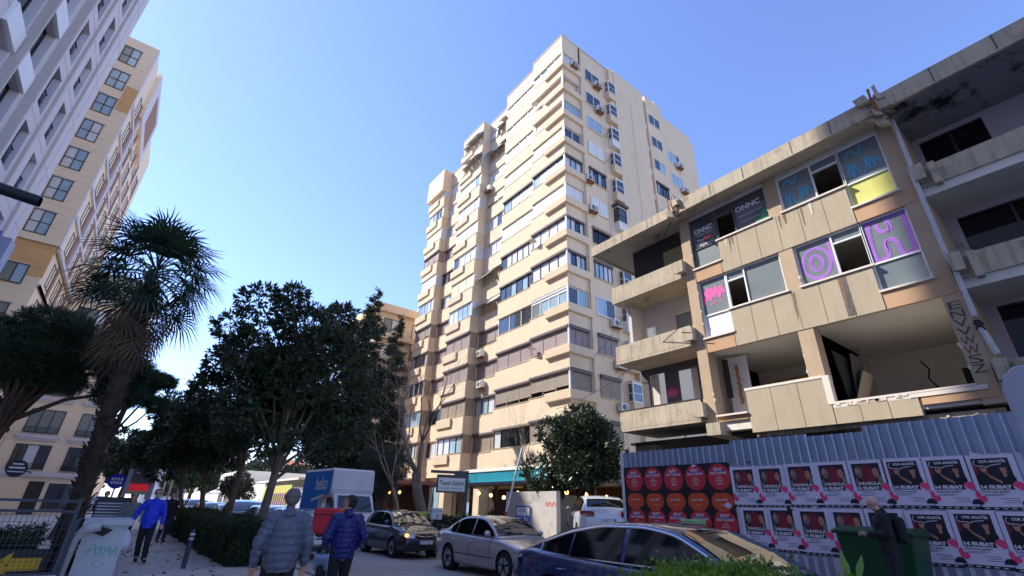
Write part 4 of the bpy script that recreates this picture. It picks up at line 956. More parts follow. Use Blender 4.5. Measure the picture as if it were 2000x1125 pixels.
# ------------------------------------------------------------------ vegetation
def leafmat(name, col, col2, rough=.45, trans=.15):
    m = bpy.data.materials.new(name); m.use_nodes = True; n = m.node_tree.nodes; l = m.node_tree.links; p = n['Principled BSDF']
    tc = n.new('ShaderNodeTexCoord'); nz = n.new('ShaderNodeTexNoise'); nz.inputs['Scale'].default_value = 1.6; nz.inputs['Detail'].default_value = 8; l.new(tc.outputs['Object'], nz.inputs['Vector'])
    cr = n.new('ShaderNodeValToRGB'); cr.color_ramp.elements[0].position = .35; cr.color_ramp.elements[1].position = .68
    cr.color_ramp.elements[0].color = (*col,1); cr.color_ramp.elements[1].color = (*col2,1); l.new(nz.outputs[0], cr.inputs[0]); l.new(cr.outputs[0], p.inputs['Base Color'])
    p.inputs['Roughness'].default_value = rough; p.inputs['Specular IOR Level'].default_value = .5
    if trans:
        tr = n.new('ShaderNodeBsdfTranslucent'); l.new(cr.outputs[0], tr.inputs[0]); mx = n.new('ShaderNodeMixShader'); mx.inputs[0].default_value = trans
        out = n['Material Output']; l.new(p.outputs[0], mx.inputs[1]); l.new(tr.outputs[0], mx.inputs[2]); l.new(mx.outputs[0], out.inputs[0])
    return m
L = {}
L['mag'] = leafmat('magnolia_leaves', (.024,.046,.02), (.085,.12,.055), .34, .25)
L['mag_b'] = leafmat('magnolia_leaf_undersides', (.07,.05,.03), (.10,.075,.045), .6)
L['pine'] = leafmat('pine_needles', (.018,.045,.02), (.05,.09,.04), .6)
L['cyp'] = leafmat('conifer_foliage', (.03,.042,.026), (.075,.085,.05), .7)
L['olive'] = leafmat('olive_leaves', (.05,.062,.05), (.10,.115,.09), .5)
L['hedge'] = leafmat('hedge_leaves', (.02,.042,.016), (.05,.085,.03), .5)
L['bright'] = leafmat('bright_green_leaves', (.10,.21,.015), (.26,.40,.04), .4, .3)  # yellow-green, brighter than the other hedge leaves
L['dark'] = leafmat('dark_evergreen_leaves', (.022,.036,.015), (.06,.08,.035), .35)
L['palm'] = leafmat('palm_fronds', (.02,.05,.03), (.05,.10,.045), .38, .2)
L['dead'] = leafmat('dead_palm_fronds', (.10,.062,.038), (.21,.135,.08), .8, .2)
L['bark'] = mat('grey_bark', S(112,98,84), .95, var=.3, scale=6, bump=.8, bscale=25, aniso=(3,3,.6))
L['bark_d'] = mat('dark_bark', S(84,66,54), .95, var=.35, scale=6, bump=.8, bscale=25, aniso=(3,3,.6))
def quads_mesh(name, V, m, parent, kind=None):
    """V: (n,k,3) polygon vertex array with k verts each"""
    n, k, _ = V.shape; off = np.array(wpos(parent)[:]) if parent is not None else np.zeros(3)
    me = bpy.data.meshes.new(name); me.vertices.add(n*k); me.vertices.foreach_set('co', (V-off).reshape(-1).astype(np.float32))
    me.loops.add(n*k); me.loops.foreach_set('vertex_index', np.arange(n*k, dtype=np.int32))
    me.polygons.add(n); me.polygons.foreach_set('loop_start', np.arange(0, n*k, k, dtype=np.int32)); me.polygons.foreach_set('loop_total', np.full(n, k, dtype=np.int32))
    ms = m if isinstance(m, (list,tuple)) else [m]
    for x in ms: me.materials.append(x)
    if len(ms) > 1: me.polygons.foreach_set('material_index', (RNG.random(n) < .12).astype(np.int32))
    me.update(calc_edges=True); me.validate()
    o = bpy.data.objects.new(name, me); scene.collection.objects.link(o)
    if parent is not None: o.parent = parent
    return o
def unit(a): return a/np.maximum(1e-9, np.linalg.norm(a, axis=-1, keepdims=True))
def leaves(P, D, length, width, jitter=.45):
    """rhombus leaves at P pointing along D"""
    n = len(P); r = unit(RNG.normal(size=(n,3))); s = unit(np.cross(D, r)); Ln = length*(1+jitter*RNG.uniform(-1,1,(n,1))); W = width*(1+jitter*RNG.uniform(-1,1,(n,1)))
    mid = P+D*Ln*.5
    return np.stack([P, mid+s*W*.5, P+D*Ln, mid-s*W*.5], 1)
def blobs_points(blobs, n, shell=.55):
    w = np.array([b[1][0]*b[1][1]*b[1][2] for b in blobs])**(.75); w /= w.sum(); idx = RNG.choice(len(blobs), n, p=w)
    c = np.array([b[0] for b in blobs])[idx]; r = np.array([b[1] for b in blobs])[idx]
    d = unit(RNG.normal(size=(n,3))); t = (shell+(1-shell)*RNG.random((n,1))**.6)
    return c+d*r*t, d
def whorls(P, out, per, length, width, spread=.9):
    n = len(P); D = np.repeat(out, per, 0)*.75+RNG.normal(size=(n*per,3))*spread*.6; D[:,2] += .15
    D = unit(D); PP = np.repeat(P, per, 0)+RNG.normal(size=(n*per,3))*.03
    return leaves(PP, D, length, width)
def skeleton(mb, base, blobs, r0, lean=(0,0), n=7, sub=3, tips=True):
    """trunk that forks to every blob of the crown"""
    base = Vector(base); zc = min(b[0][2] for b in blobs)
    cx = sum(b[0][0] for b in blobs)/len(blobs); cy = sum(b[0][1] for b in blobs)/len(blobs)
    fork = Vector((base.x*.6+cx*.4, base.y*.6+cy*.4, base.z+(zc-base.z)*.55))
    top = Vector((cx, cy, max(b[0][2] for b in blobs)))
    mid = (base+fork)/2+Vector((random.uniform(-.06,.06), random.uniform(-.06,.06), 0))
    mb.tube([base+Vector((0,0,-.05)), base+Vector((0,0,.15)), mid, fork, fork.lerp(top,.4)+Vector((.1,.05,0)), top], [r0*1.35, r0*1.05, r0*.9, r0*.8, r0*.5, r0*.12], 10)
    for (c, r) in blobs:
        c = Vector(c); t = random.uniform(.0,.55); s = fork.lerp(top, t); e = c
        m = s.lerp(e,.5)+Vector((random.uniform(-.15,.15),random.uniform(-.15,.15),random.uniform(0,.2)))
        mb.tube([s, m, e], [r0*.42*(1-t*.4), r0*.28, r0*.12], 6)
        for k in range(sub):
            d = Vector((random.gauss(0,1),random.gauss(0,1),random.gauss(.3,.8))).normalized()
            q = e+Vector((d.x*r[0],d.y*r[1],d.z*r[2]))*.75; s2 = m.lerp(e, random.random())
            mb.tube([s2, s2.lerp(q,.5)+Vector((0,0,.08)), q], [r0*.13, r0*.08, r0*.03], 5)
def rand_blobs(c, R, n, r, seed, zsq=.8):
    rg = np.random.default_rng(seed); out = []
    for i in range(n):
        d = unit(rg.normal(size=3)); t = rg.random()**.4*.78
        p = np.array(c)+d*np.array(R)*t; rr = r*rg.uniform(.7,1.25)
        out.append((tuple(p), (rr, rr, rr*zsq)))
    return out
def broad_tree(name, label, cat, base, blobs, nwh, per, ll, lw, leaf, r0, bark='bark', group=None, shell=.5, spread=.9, hidden=()):
    o = thing(name, label, cat, base, group); mb = MB(); skeleton(mb, base, blobs, r0); mb.build('trunk', L[bark], o, smooth=True)
    P, d = blobs_points(blobs, nwh, shell); V = whorls(P, d, per, ll, lw, spread)
    quads_mesh('crown', V, leaf, o); return o
random.seed(11)
MG = [L['mag'], L['mag_b']]
G_M = 'magnolia trees in the hedge strip'
bl = rand_blobs((3.55,17.0,5.6),(2.0,2.1,2.1),18,.8,1)+[((2.0,16.9,7.7),(.75,.8,.6)),((2.9,17,8.35),(.45,.5,.4)),((1.3,16.9,6.7),(.5,.6,.45)),((4.9,17.2,8.1),(.5,.6,.4)),((6.2,17.4,7.9),(.4,.5,.3)),((4.6,17.2,7.7),(.8,.8,.7)),((5.5,17.4,7.3),(.75,.8,.8)),((3.0,17,8.0),(.6,.6,.6)),((1.9,16.8,5.9),(.7,.8,.8)),((5.7,17.5,5.2),(.8,.8,1.0)),((5.2,17.4,3.6),(.9,.8,.8)),((6.1,17.8,4.2),(.8,.8,.9)),((6.3,17.8,6.0),(.7,.8,.8)),((2.2,17,4.2),(.7,.8,.8)),((3.4,17,3.5),(.8,.9,.6))]
broad_tree('magnolia_tree','biggest and nearest magnolia, its dark crown reaching highest above the hedge','tree',(3.45,16.6,.08),bl,6000,7,.17,.07,MG,.15,group=G_M)
bl = rand_blobs((3.2,21.2,4.9),(1.6,1.8,1.9),16,.8,2)+[((1.7,21,6.3),(.6,.6,.8)),((1.6,21,5.3),(.7,.7,.7)),((1.9,21,6.9),(.35,.4,.4))]
broad_tree('magnolia_tree','second nearest magnolia with a tall upright shoot at its left edge','tree',(3.4,21,.08),bl,3600,7,.19,.075,MG,.13,group=G_M)
bl = rand_blobs((2.7,27.3,4.4),(2.2,1.9,2.1),18,.95,3)
broad_tree('magnolia_tree','third magnolia along the hedge, counted from the camera','tree',(3.4,27.3,.08),bl,3600,6,.22,.085,MG,.13,group=G_M)
bl = rand_blobs((1.9,33.5,4.5),(3.0,2.3,2.3),24,1.0,4)+[((1.0,33.5,6.6),(.8,.7,.6)),((2.2,33.5,7.0),(.7,.6,.6)),((-.4,33.5,4.4),(.8,.8,.6)),((-.6,33.5,3.4),(.6,.7,.5))]
broad_tree('magnolia_tree','farthest and lowest magnolia, at the left end of the row','tree',(3.35,33.2,.08),bl,5200,6,.24,.09,MG,.13,group=G_M)
# dark mass behind the truck
bl = rand_blobs((9.8,30.5,6.0),(2.6,1.8,4.0),24,1.2,5)+[((10.2,30,9.4),(1.1,1,1.2)),((9.2,30.5,10.0),(.8,.8,1.0)),((11.3,29.8,8.0),(.9,.9,1.3))]
broad_tree('evergreen_tree','dense dark evergreen behind the blue box truck','tree',(11.4,30.5,.15),bl,6500,5,.28,.09,L['dark'],.2,'bark_d')
bl = rand_blobs((10.9,26.2,3.2),(1.5,1.0,1.4),14,.7,6)
broad_tree('olive_tree','greyish olive bush beside the truck, in front of the bare tree','tree',(11.6,26.2,.15),bl,3500,5,.13,.03,L['olive'],.1)
bl = rand_blobs((14.8,14.6,3.8),(2.0,2.4,1.8),26,.8,8)+[((14.8,14.6,5.3),(.8,.8,.5)),((13.4,15.6,3.0),(.8,.8,.7)),((16.0,13.3,3.2),(.7,.7,.6)),((13.6,15.4,2.4),(.7,.7,.5))]
broad_tree('evergreen_tree','round dark evergreen in front of the turquoise awning','tree',(14.8,14.9,.15),bl,6200,6,.16,.06,L['dark'],.16,'bark_d')
# cypresses
def conifer(label, base, H, R, n, seed):
    o = thing('conifer', label, 'tree', base); rg = np.random.default_rng(seed); mb = MB(); b = Vector(base)
    mb.tube([b, b+Vector((0,0,H*.5)), b+Vector((0,0,H*.985))], [.2,.12,.015], 8)
    V = []; nb = int(H*9)
    for i in range(nb):
        t = (i+.5)/nb; z = H*(.12+.88*t); r = R*(1-t)**.75*rg.uniform(.45,1.15)+.08; a = rg.uniform(0,2*pi)
        e = b+Vector((cos(a)*r, sin(a)*r, z+r*.12)); s = b+Vector((0,0,z)); mb.tube([s,e],[.03*(1-t)+.008,.006],4)
        m = max(16,int(n*r/R*5)); tt = rg.random((m,1))**.7; P = np.array(s[:])+(np.array(e[:])-np.array(s[:]))*tt+rg.normal(size=(m,3))*np.array([.10,.10,.07])*(0.5+r*.6)
        D = unit(np.array([cos(a),sin(a),.15])+rg.normal(size=(m,3))*.7); V.append(leaves(P,D,.26,.075))
    mb.build('trunk', L['bark_d'], o); quads_mesh('crown', np.concatenate(V), L['cyp'], o)
conifer('tall slender conifer, the tallest of the pair left of the tower', (11.9,34.0,.1), 17.2, 2.5, 90, 1)
conifer('slender lighter conifer, the shorter of the pair beside the tower', (14.0,33.8,.1), 15.4, 2.0, 60, 2)
# bare trees
def bare(label, base, H, r0, seed, spread=.55, depth=6, trunk=.28, lean=0):
    o = thing('bare_tree', label, 'tree', base); rg = random.Random(seed); mb = MB()
    def grow(p, d, ln, r, k):
        pts = [p]; q = p; dd = d.copy(); rs = [r]
        for i in range(3):
            dd = (dd+Vector((rg.gauss(0,.12),rg.gauss(0,.12),rg.gauss(.03,.08)))).normalized(); q = q+dd*ln/3; pts.append(q); rs.append(r*(1-.12*(i+1)))
        mb.tube(pts, rs, 8 if k < 2 else (5 if k < 4 else 3))
        if k >= depth: return
        for j in range(rg.choice([2,3,3]) if k else 3):
            nd = (dd+Vector((rg.gauss(0,spread),rg.gauss(0,spread),rg.gauss(.12,.25)))).normalized()
            grow(pts[rg.choice([2,3,3])] if j else q, nd, ln*rg.uniform(.62,.85), rs[-1]*rg.uniform(.5,.72), k+1)
    grow(Vector(base), Vector((lean,0,1)), H*trunk, r0, 0); mb.build('trunk', L['bark_l'], o, smooth=True, recalc=False); return o
L['bark_l'] = mat('pale_grey_bark', S(142,128,112), .95, var=.3, scale=6, bump=.8, bscale=25, aniso=(3,3,.6))
bare('large bare tree with thick forking limbs beside the restaurant sign', (12.0,22.6,.15), 11.6, .34, 5, .50, 7, .27)
bare('slim bare young tree in front of the turquoise awning', (14.9,18.0,.15), 7.2, .12, 9, .33, 7, .30)
bare('thin bare tree trunk standing left of the large bare tree', (11.4,23.7,.15), 7.5, .12, 12, .3, 5, .32)
# palm
def palm():
    b = Vector((-.62,15.6,.08)); o = thing('fan_palm', 'fan palm with a shaggy trunk, green crown and a skirt of dead brown fronds', 'palm tree', b)
    mb = MB(); H = 7.0; rg = random.Random(4); c = b+Vector((-.32,0,H))
    pts = [b.lerp(c,t) for t in np.linspace(0,1,14)]; mb.tube(pts, [.27,.23,.2,.19,.18,.18,.18,.19,.2,.21,.22,.22,.2,.15], 12)
    for i in range(420):   # old leaf bases
        t = rg.random(); p = b.lerp(c,t); a = rg.uniform(0,2*pi); n = Vector((cos(a),sin(a),0)); r = .16
        s = p+n*r; e = s+n*rg.uniform(.06,.16)+Vector((0,0,rg.uniform(.06,.22))); mb.bar(s, e, rg.uniform(.03,.07), .02)
    mb.build('trunk', mat('palm_bark', S(66,52,42), .95, var=.35, scale=7, bump=.8, bscale=25), o)
    V = []; Vd = []; pet = MB(); petd = MB()
    def fan(hub, out, up, R, nb, span, lst, droop, wid):
        side = out.cross(up).normalized(); nrm = side.cross(out).normalized()
        for k in range(nb):
            a = (k/(nb-1)-.5)*span+rg.gauss(0,.02); l = R*(1-.18*abs(a/(span/2))**2)*rg.uniform(.9,1.05)
            d = (out*cos(a)+side*sin(a)).normalized(); w = d.cross(nrm).normalized()*wid
            m = hub+d*l*.55+nrm*(.04+.05*abs(a)); e = hub+d*l+Vector((0,0,-droop*l*rg.uniform(.5,1.3)))
            lst.append([hub, m+w, m-w, m-w]); lst[-1] = [hub+w*.3, hub-w*.3, m-w, m+w]; lst.append([m+w, m-w, e-w*.08, e+w*.08])
    n = 50
    for i in range(n):
        el = radians(-46+130*((i+.5)/n)**.95); a = i*2.39996+rg.gauss(0,.15)
        d = Vector((cos(a)*cos(el), sin(a)*cos(el), sin(el))); Lp = rg.uniform(.85,1.35)*(1.0 if el < 1 else .8)
        s = c+Vector((0,0,.1+.35*(i/n))); hub = s+d*Lp+Vector((0,0,-.12*Lp*cos(el)))
        pet.tube([s, s.lerp(hub,.5)+Vector((0,0,.06)), hub], [.025,.018,.014], 4)
        out = (d+Vector((0,0,-.25 if el < .9 else 0))).normalized(); upv = Vector((0,0,1)) if el < 1.1 else Vector((cos(a),sin(a),0))*-1
        fan(hub, out, upv, rg.uniform(.8,1.1), 21, radians(235), V, rg.uniform(.12,.34), .03)
    for i in range(50):
        t = rg.random(); a = rg.uniform(0,2*pi); s = c+Vector((0,0,-.05-.65*t)); rr = rg.uniform(.35,.75)*(1-.4*t)
        d = Vector((cos(a)*rr, sin(a)*rr, -.75-.3*t)); hub = s+d
        petd.tube([s, s+Vector((d.x*.8,d.y*.8,d.z*.3)), hub], [.02,.015,.01], 4)
        out = Vector((cos(a)*.12, sin(a)*.12, -1)).normalized(); fan(hub, out, Vector((cos(a),sin(a),0)), rg.uniform(.5,1.1), 12, radians(120), Vd, .08, .018)
    A = lambda l: np.array([[list(v) for v in q] for q in l])
    quads_mesh('fronds', A(V), L['palm'], o); pet.build('petioles', L['palm'], o); quads_mesh('dead_fronds', A(Vd), L['dead'], o); petd.build('dead_petioles', L['dead'], o)
palm()
# pines
def pine(label, base, blobs, n, r0):
    o = thing('pine_tree', label, 'tree', base); mb = MB(); skeleton(mb, base, blobs, r0, sub=2); mb.build('trunk', L['bark_d'], o, smooth=True)
    P, d = blobs_points(blobs, n, .45); V = whorls(P, d, 12, .15, .02, 1.3); quads_mesh('crown', V, L['pine'], o)
bl = rand_blobs((-2.9,19.6,5.3),(2.9,2.0,1.25),34,.56,21,.6)+[((-1.0,19.2,5.3),(.8,.8,.5)),((-.9,19.4,4.6),(.7,.7,.5)),((-4.4,19.8,5.9),(.9,.9,.5)),((-3.0,19.6,6.4),(1.0,.9,.45))]
pine('broad dark pine at the left edge in front of the balconied building', (-3.4,18.6,.08), bl, 11000, .2)
bl = rand_blobs((-.9,26.0,6.0),(1.2,1.2,.8),10,.55,22,.6)+[((.25,26,6.3),(.45,.5,.3)),((.2,26,5.3),(.45,.5,.3))]
pine('smaller pine peeking out behind the right side of the palm trunk', (-1.5,26.5,.08), bl, 5000, .15)
# far trees
def far_tree(label, c, R, nb, n, leaf, seed, sz=.3):
    base = (c[0], c[1], 0.0); o = thing('tree', label, 'tree', base); bl = rand_blobs(c, R, nb, min(R)*.5, seed)
    mb = MB(); skeleton(mb, base, bl, .2, sub=1); mb.build('trunk', L['bark_d'], o)
    P, d = blobs_points(bl, n, .5); quads_mesh('crown', whorls(P, d, 4, sz, sz*.4, 1.0), L[leaf], o)
far_tree('round clipped dark green tree below the palm trunk gap', (.2,48,3.6), (1.6,1.6,1.3), 8, 1500, 'hedge', 31)
far_tree('pale green rounded tree far behind the grey display board', (2.2,95,8.2), (6,5,2.6), 12, 2600, 'olive', 32, .6)
far_tree('greyish far tree to the left of the grey display board', (-2.8,80,6.5), (2.8,3,2.6), 10, 1800, 'olive', 33, .45)
far_tree('far green tree to the right of the display board', (8,85,5.0), (4,4,2.8), 12, 2400, 'pine', 34, .5)
far_tree('far bushy tree behind the tree trunks and parked cars', (16,92,4.5), (5,4,3.0), 12, 2400, 'hedge', 35, .5)
far_tree('small tree standing low behind the silver parked cars', (9.5,58,3.0), (1.6,1.6,1.6), 8, 1200, 'olive', 36, .3)
far_tree('distant dark tree closing the street between the trunks', (11,120,6), (8,4,3.5), 14, 2600, 'cyp', 37, .7)
far_tree('broad far tree closing the street left of the display board', (-6,125,7), (9,6,5.5), 16, 3000, 'pine', 38, .8)
far_tree('wide distant olive-green tree at the end of the street', (12,160,8), (16,8,6.5), 20, 4200, 'olive', 39, 1.0)
far_tree('distant dark tree behind the red roofed house', (-14,115,9), (7,6,6), 14, 2600, 'hedge', 40, .8)
far_tree('far greyish green tree right of the magnolia trunks', (24,100,6), (8,6,4.5), 16, 3000, 'olive', 41, .7)
# hedges
def hedge(label, x0, x1, y0, y1, z0, z1, n, leaf, group=None, ll=.06, name='hedge'):
    o = thing(name, label, 'hedge', ((x0+x1)/2,(y0+y1)/2,z0), group); rg = RNG
    MB().box(x0+.1,x1-.1,y0+.1,y1-.1,z0,z1-.12).build('shade_core', mat('hedge_shade', (.012,.02,.008), 1, var=.3, scale=8), o)  # near-black green box colours in the shade inside the hedge
    P = rg.random((n,3)); f = rg.integers(0,5,n)
    P[f==0,0] = 0; P[f==1,0] = 1; P[f==2,1] = 0; P[(f==3)|(f==4),2] = 1
    P = P*np.array([x1-x0,y1-y0,z1-z0])+np.array([x0,y0,z0])
    u = np.sin(P[:,0:1]*3.1+P[:,1:2]*2.3)*.06+np.sin(P[:,1:2]*5.7+P[:,2:3]*6)*.05
    c = np.array([(x0+x1)/2,(y0+y1)/2,z0+(z1-z0)*.45]); d = P-c; d[:,0] /= (x1-x0); d[:,1] /= (y1-y0); d[:,2] /= (z1-z0); d = unit(d)
    P = P+d*(u+rg.normal(size=(n,1))*.05); P[:,2] = np.maximum(P[:,2], z0+.02); V = whorls(P, d, 5, ll, ll*.5, 1.1)
    quads_mesh('foliage', V, L[leaf], o); return o
GH = 'clipped hedge blocks along the pavement'
hedge('nearest clipped hedge block, beside the bollard and the grey puffer jacket', 2.75,3.95,15.3,16.6,.06,.98,3200,'hedge',GH)
hedge('clipped hedge block second from the near end of the row', 2.6,3.9,16.75,19.7,.06,1.0,4200,'hedge',GH)
hedge('clipped hedge block in the middle of the row', 2.55,3.9,19.9,24.6,.06,1.02,4600,'hedge',GH)
hedge('farthest clipped hedge block at the left end of the row', 2.5,3.9,24.8,33.5,.06,1.05,5200,'hedge',GH,.08)
hb = MB(); hb.box(2.35,4.1,15.0,35,.05,.075); o = hb.build('planting_bed', mat('soil', S(70,58,44), 1, var=.3, scale=5)); o['kind'] = 'structure'
hedge('bright green hedge tip at the bottom edge in front of the blue car', 3.35,4.6,1.75,3.1,.2,1.09,5200,'bright',None,.05)
hedge('dark hedge inside the fenced garden at the lower left', -3.6,-1.2,14.3,16.2,.05,.85,2200,'hedge')
hedge('green terrace planting in front of the restaurant', 12.2,12.9,17.6,26.5,.15,1.05,3000,'dark',None,.12)
def spiky(label, c, n, ln, leaf, w=.03, name='garden_plant', up=.6):
    o = thing(name, label, 'plant', c); D = RNG.normal(size=(n,3)); D[:,2] = np.abs(D[:,2])+up; D = unit(D)
    P = np.tile(np.array(c), (n,1))+RNG.normal(size=(n,3))*.05; m = P+D*ln*.55; e = P+D*ln; e[:,2] -= ln*.25*(1-D[:,2]); s = unit(np.cross(D, np.array([0,0,1.])+1e-3))*w
    V = np.concatenate([np.stack([P-s*.5,P+s*.5,m+s,m-s],1), np.stack([m-s,m+s,e+s*.1,e-s*.1],1)]); quads_mesh('leaves', V, L[leaf], o); return o
spiky('bright spiky plant to the right of the truck cab', (10.9,23.6,.6), 90, .85, 'bright', .03)
spiky('bushy spiky plant under the big bare tree', (12.6,22.2,.6), 90, .9, 'olive', .03)
spiky('green spiky plant below the restaurant sign', (12.4,19.6,.7), 90, .8, 'bright', .035)
spiky('dark spreading plant beside the delivery scooters', (12.9,17.9,.8), 110, .9, 'hedge', .035)
spiky('small leafy sapling at the lower right in front of the dumpster', (4.05,1.52,1.1), 16, .2, 'bright', .028, 'sapling', .5)
spiky('low dark shrub at the foot of the whitewashed wall', (12.4,13.6,.2), 160, .55, 'hedge', .04)
# ------------------------------------------------------------------ vehicles
M['tyre'] = mat('tyre_rubber', (.012,.012,.013), .8, var=.2, scale=20); M['rim'] = mat('alloy_rim', S(176,178,182), .3, metal=.85, var=.05)
M['trim'] = mat('black_plastic_trim', (.015,.015,.017), .5, var=.1); M['chrome'] = mat('chrome', S(214,214,218), .12, metal=1, var=.02)
M['carglass'] = mat('car_glass', (.012,.015,.018), .03, spec=.9, var=0, coat=.5); M['tint'] = mat('tinted_car_glass', (.004,.005,.007), .04, spec=.6, var=0)
M['lamp_c'] = mat('headlight_lens', S(190,200,214), .08, var=.25, scale=9, coat=1); M['lamp_r'] = mat('tail_light_lens', S(150,20,26), .15, var=.2, scale=9, coat=1)
M['lamp_on'] = mat('lit_indicator', S(255,170,80), .2, var=0, emit=(S(255,160,70), 3.0)); M['plate'] = mat('number_plate', S(222,224,226), .4, var=.03); M['pblue'] = mat('plate_blue', S(30,60,170), .5, var=0)
def paint(name, col, dust=0.0, metal=.35):
    m = mat(name, col, .32, metal=metal, var=.04, scale=2, coat=1.0, stain=(S(170,160,140), 1.5, .5, dust) if dust else None); return m
def ip(pts, x):
    if x <= pts[0][0]: return pts[0][1]
    for (a,b) in zip(pts[:-1], pts[1:]):
        if x <= b[0]:
            t = (x-a[0])/(b[0]-a[0]); return a[1]+(b[1]-a[1])*t
    return pts[-1][1]
def sip(pts, x, w=.12): return sum(ip(pts, x+d*w) for d in (-1,-.5,0,.5,1))/5
def wheel(parent, x, y, r, side, spokes=5):
    o = MB(); wd = .2; s = side
    o.lathe([(r*.62,-wd/2),(r*.9,-wd/2),(r,-wd*.32),(r,wd*.32),(r*.9,wd/2),(r*.62,wd/2)], (x,y,r), 'x', 28)
    o.f = o.f[:-2]; o.m = o.m[:-2]; w = o.build('wheel', M['tyre'], parent, smooth=True)
    m = MB(); m.lathe([(r*.64,s*wd*.5),(r*.66,s*wd*.52),(r*.60,s*wd*.45),(r*.58,s*wd*.1)], (x,y,r), 'x', 28)
    for k in range(spokes):
        a = 2*pi*k/spokes+.3; c = Vector((x+s*wd*.40, y, r)); d = Vector((0,cos(a),sin(a))); t = Vector((0,-sin(a),cos(a)))
        m.obox(c+d*r*.33, d*r*.31, t*r*.065, Vector((s*.02,0,0)))
    m.lathe([(r*.14,s*wd*.2),(r*.14,s*wd*.47),(r*.02,s*wd*.5)], (x,y,r), 'x', 14); m.build('rim', M['rim'], w, smooth_angle=35)
    b = MB(); b.lathe([(r*.57,s*wd*.05),(r*.57,s*wd*.12)], (x,y,r), 'x', 20); b.build('brake_disc', M['trim'], w)
def car(name, label, loc, rot, spec, pm, glass='carglass', cat='car', group=None, detail=2, plate=None, lamp_on=None):
    """built with its nose towards -y, centred on x"""
    o = thing(name, label, cat, (0,0,0), group); Ln, W, zb = spec['L'], spec['W'], spec.get('zb', .19); low, roof = spec['low'], spec['roof']; hw = W/2
    y0 = -Ln/2
    def wp(y):
        t = abs(y-Ln/2)/(Ln/2); return hw*(1-.20*max(0,(t-.55)/.45)**2.6)
    N = 44 if detail > 1 else 22; ys = [Ln*i/(N-1) for i in range(N)]; ys = [.0]+[.03]+ys[1:-1]+[Ln-.03, Ln]
    secs = []
    for i, y in enumerate(ys):
        zt = sip(low, y); w = wp(y); zB = zb+.10*max(0,1-min(y,Ln-y)/.5)
        if y in (0.0, Ln): zt = zt-.06; w *= .96; zB += .05
        h = zt-zB
        secs.append([(0,zB),(w*.88,zB),(w*.965,zB+.07),(w*.995,zB+h*.32),(w,zB+h*.52),(w*.985,zB+h*.68),(w*.965,zB+h*.82),(w*.935,zB+h*.93),(w*.87,zB+h*.985),(w*.6,zt+.008),(0,zt+.022)])
    mb = MB(); nP = len(secs[0]); vs = []; full = []
    for y, s in zip(ys, secs):
        ring = [(x, y0+y, z) for x, z in s]+[(-x, y0+y, z) for x, z in s[-2:0:-1]]; full.append(len(ring)); vs += ring
    n = full[0]; fs = [tuple(range(n-1,-1,-1)), tuple((len(ys)-1)*n+k for k in range(n))]
    for i in range(len(ys)-1):
        for k in range(n): fs.append((i*n+k, i*n+(k+1)%n, (i+1)*n+(k+1)%n, (i+1)*n+k))
    mb.add(vs, fs); body = mb.build('body', pm, o, smooth_angle=50)
    r = spec.get('r', .32); axf, axr = spec['axles']
    cut = MB()
    for ya in (axf, axr):
        for s in (-1,1): cut.lathe([(r*1.14, s*(hw-.26)),(r*1.14, s*(hw+.1))], (0, y0+ya, r+.015), 'x', 32)
    co = cut.build('cut', pm); md = body.modifiers.new('b','BOOLEAN'); md.object = co; md.operation = 'DIFFERENCE'; md.solver = 'EXACT'
    dg = bpy.context.evaluated_depsgraph_get(); me = bpy.data.meshes.new_from_object(body.evaluated_get(dg)); body.modifiers.clear(); body.data = me; bpy.data.objects.remove(co)
    me.materials.clear(); me.materials.append(pm)
    liner = MB()
    for ya in (axf, axr):
        for s in (-1,1): (liner.lathe([(r*1.12, s*(hw-.255)),(r*1.13, s*(hw-.03))], (0, y0+ya, r+.015), 'x', 28), liner.f.pop(), liner.m.pop())
    liner.build('wheel_arch', M['trim'], o)
    # greenhouse
    yc, yr = roof[0][0], roof[-1][0]; tb = spec.get('tumble', .42)
    zbelt = lambda y: min(sip(low, y), spec['belt'])
    wb = lambda y: wp(y)*.90
    def xs(y, z): return wb(y)-max(0, z-zbelt(y))*tb
    def zr(y): return max(sip(roof, y, .10), zbelt(y)+.004)
    def top(y, s): return zr(y)+.028*(1-s*s)-.018
    G = MB(); NY = 36 if detail > 1 else 18; vs = []; fs = []; gy = [yc+(yr-yc)*i/(NY-1) for i in range(NY)]
    for y in gy:
        z = zr(y); zz = zbelt(y)-.03; sh = max(zz+.01, z-.055); xa = xs(y, sh); ring = [(wb(y),zz),(xs(y,(zz+sh)/2),(zz+sh)/2),(xa,sh),(xa-.035,z-.02)]+[(xa*s-.04*s, top(y,s)) for s in (.85,.5)]+[(0,top(y,0))]
        vs += [(x,y0+y,q) for x,q in ring]+[(-x,y0+y,q) for x,q in ring[-2::-1]]
    n = 13
    for i in range(NY-1):
        for k in range(n-1): fs.append((i*n+k, i*n+k+1, (i+1)*n+k+1, (i+1)*n+k))
    fs.append(tuple(range(n))); fs.append(tuple((NY-1)*n+k for k in range(n))); G.add(vs, fs); G.build('roof', pm, o, smooth_angle=42)
    def side_window(ya, yb, sgn, lift=.03, m=None, nm='side_window'):
        w = MB(); n = 12; vs = []; 
        for i in range(n+1):
            y = ya+(yb-ya)*i/n; lo = zbelt(y)+lift; hi = max(lo+.005, zr(y)-.075)
            for j in range(4):
                z = lo+(hi-lo)*j/3; vs.append((sgn*(xs(y,z)+.006), y0+y, z))
        w.add(vs, [(i*4+j,i*4+j+1,(i+1)*4+j+1,(i+1)*4+j) for i in range(n) for j in range(3)]); return w.build(nm, m or M[glass], o, smooth=True)
